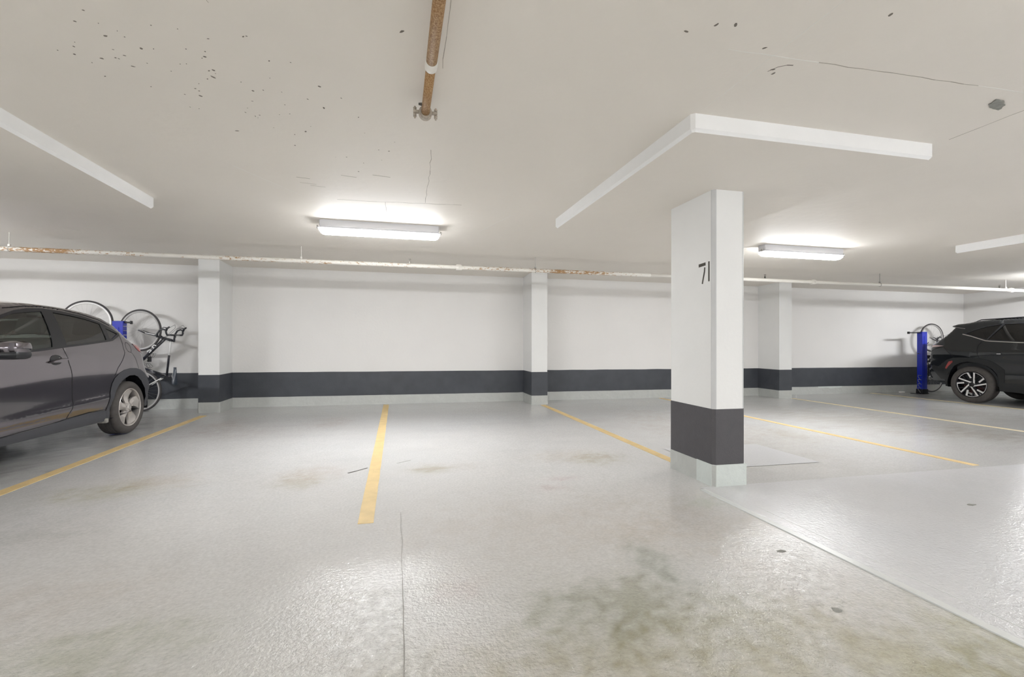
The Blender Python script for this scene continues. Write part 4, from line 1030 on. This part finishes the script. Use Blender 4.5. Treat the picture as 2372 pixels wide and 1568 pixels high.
# ------------------------------------------------------------------ blue bike racks
def rack(label, loc, wd, h, arm, rz=0, ext=.34):
    t = thing('bike_rack', label, 'bike rack', loc, None, rz)
    mb = MB(); d = .12; th = .008; hw = wd / 2
    mb.box(-hw, hw, -d / 2, -d / 2 + th, .10, h); mb.box(-hw, -hw + th, -d / 2 + th, d / 2, .10, h); mb.box(hw - th, hw, -d / 2 + th, d / 2, .10, h); mb.box(-hw, hw, -d / 2, d / 2, h - .004, h)
    mb.box(-hw * .25, hw * .25, -d / 2 - .006, -d / 2, .10, h - .10)
    mb.build('post', 'blue_rack', t)
    mb = MB()
    for k in range(7): mb.box(hw - .002, hw + .006, -d / 2 + .01, d / 2, h - .09 - .07 * k, h - .082 - .07 * k)
    mb.build('side_rib', 'silver', t)
    sx = arm
    mb = MB(); mb.box(min(0, sx * (hw + ext)), max(0, sx * (hw + ext)), -.02, .02, h - .035, h - .008, .004); mb.build('arm', 'black_metal', t, 'auto')
    mb = MB(); mb.box(sx * (hw + ext) - .012, sx * (hw + ext) + .012, -.026, .026, h - .05, h + .004, .006); mb.build('arm_cap', 'black_metal', t, 'auto')
    for zz, ln in ((h - .30, .09), (h - .75, .05)):
        mb = MB(); mb.tube([(-sx * hw, 0, zz), (-sx * (hw + ln * .5), 0, zz), (-sx * (hw + ln), -.03, zz + .05)], .007, 6); mb.build('hook', 'black_metal', t)
    mb = MB(); mb.tube([(-sx * (hw), -.03, h - .1), (-sx * (hw + .03), -.03, h - .1), (-sx * (hw + .035), -.03, h - .45), (-sx * hw, -.03, h - .5)], .005, 6); mb.build('lock_bar', 'blue_rack', t)
    mb = MB(); mb.tube([(sx * hw, -.02, h - .52), (sx * (hw + .06), -.02, h - .52)], .004, 6); mb.lathe([(0, 0), (.012, .004), (.012, .016), (0, .02)], (sx * (hw + .06), -.02, h - .52), (sx, 0, 0), 10); mb.build('knob', 'black_metal', t)
    mb = MB(); mb.box(-hw - .01, hw + .01, -d / 2 - .02, d / 2 + .02, 0, .12, .006); mb.box(-hw - .10, hw + .10, -.03, .14, 0, .012); mb.build('foot', 'black_metal', t, 'auto')
    mb = MB()
    for k in range(4):
        z = .44 - .1 * k; mb.tube([(sx * (hw), -.04, z), (sx * (hw + .10), -.04, z + .015), (sx * (hw + .10), -.04, z - .025), (sx * (hw + .03), -.04, z - .10)], .006, 6)
    mb.build('wheel_slot', 'silver', t)
    return t
rack('blue upright bike rack post with a black arm at far right by the black car', (12.27, 9.05, 0), .15, 1.49, -1)
rack('blue bike rack post showing above the grey car between two bikes', (-4.375, 9.10, 0), .148, 1.495, 1, ext=.09)

# tissue
mb = MB(); mb.box(-.06, .06, -.03, .03, 0, .03, .012)
mb.v = [(x * (1 + .5 * noise.noise(Vector((x * 40, y * 40, z * 40)))), y * (1 + .6 * noise.noise(Vector((x * 50, y * 30, 5)))), max(0, z * (1 + .8 * noise.noise(Vector((x * 60, y * 60, 2)))))) for x, y, z in mb.v]
o = mb.build('crumpled_tissue', 'tissue', None, 'auto'); o.location = (12.05, 9.36, 0)
tag(o, 'small white crumpled tissue on the floor left of the blue post at right', 'tissue')

# ------------------------------------------------------------------ the deck's gentle fall, applied to everything
done = set()
for o in list(COL.objects):
    if o.parent or o.type == 'CAMERA': continue
    rigid = o.name.split('.')[0] in ('car', 'road_bicycle', 'bike_rack', 'crumpled_tissue')
    x0 = o.location.x; o.location.z -= SLOPE * x0
    if rigid: continue
    def rec(q):
        if q.type == 'MESH' and q.data.name not in done:
            done.add(q.data.name)
            for v in q.data.vertices: v.co.z -= SLOPE * v.co.x
            q.data.update()
        for c in q.children: rec(c)
    rec(o)
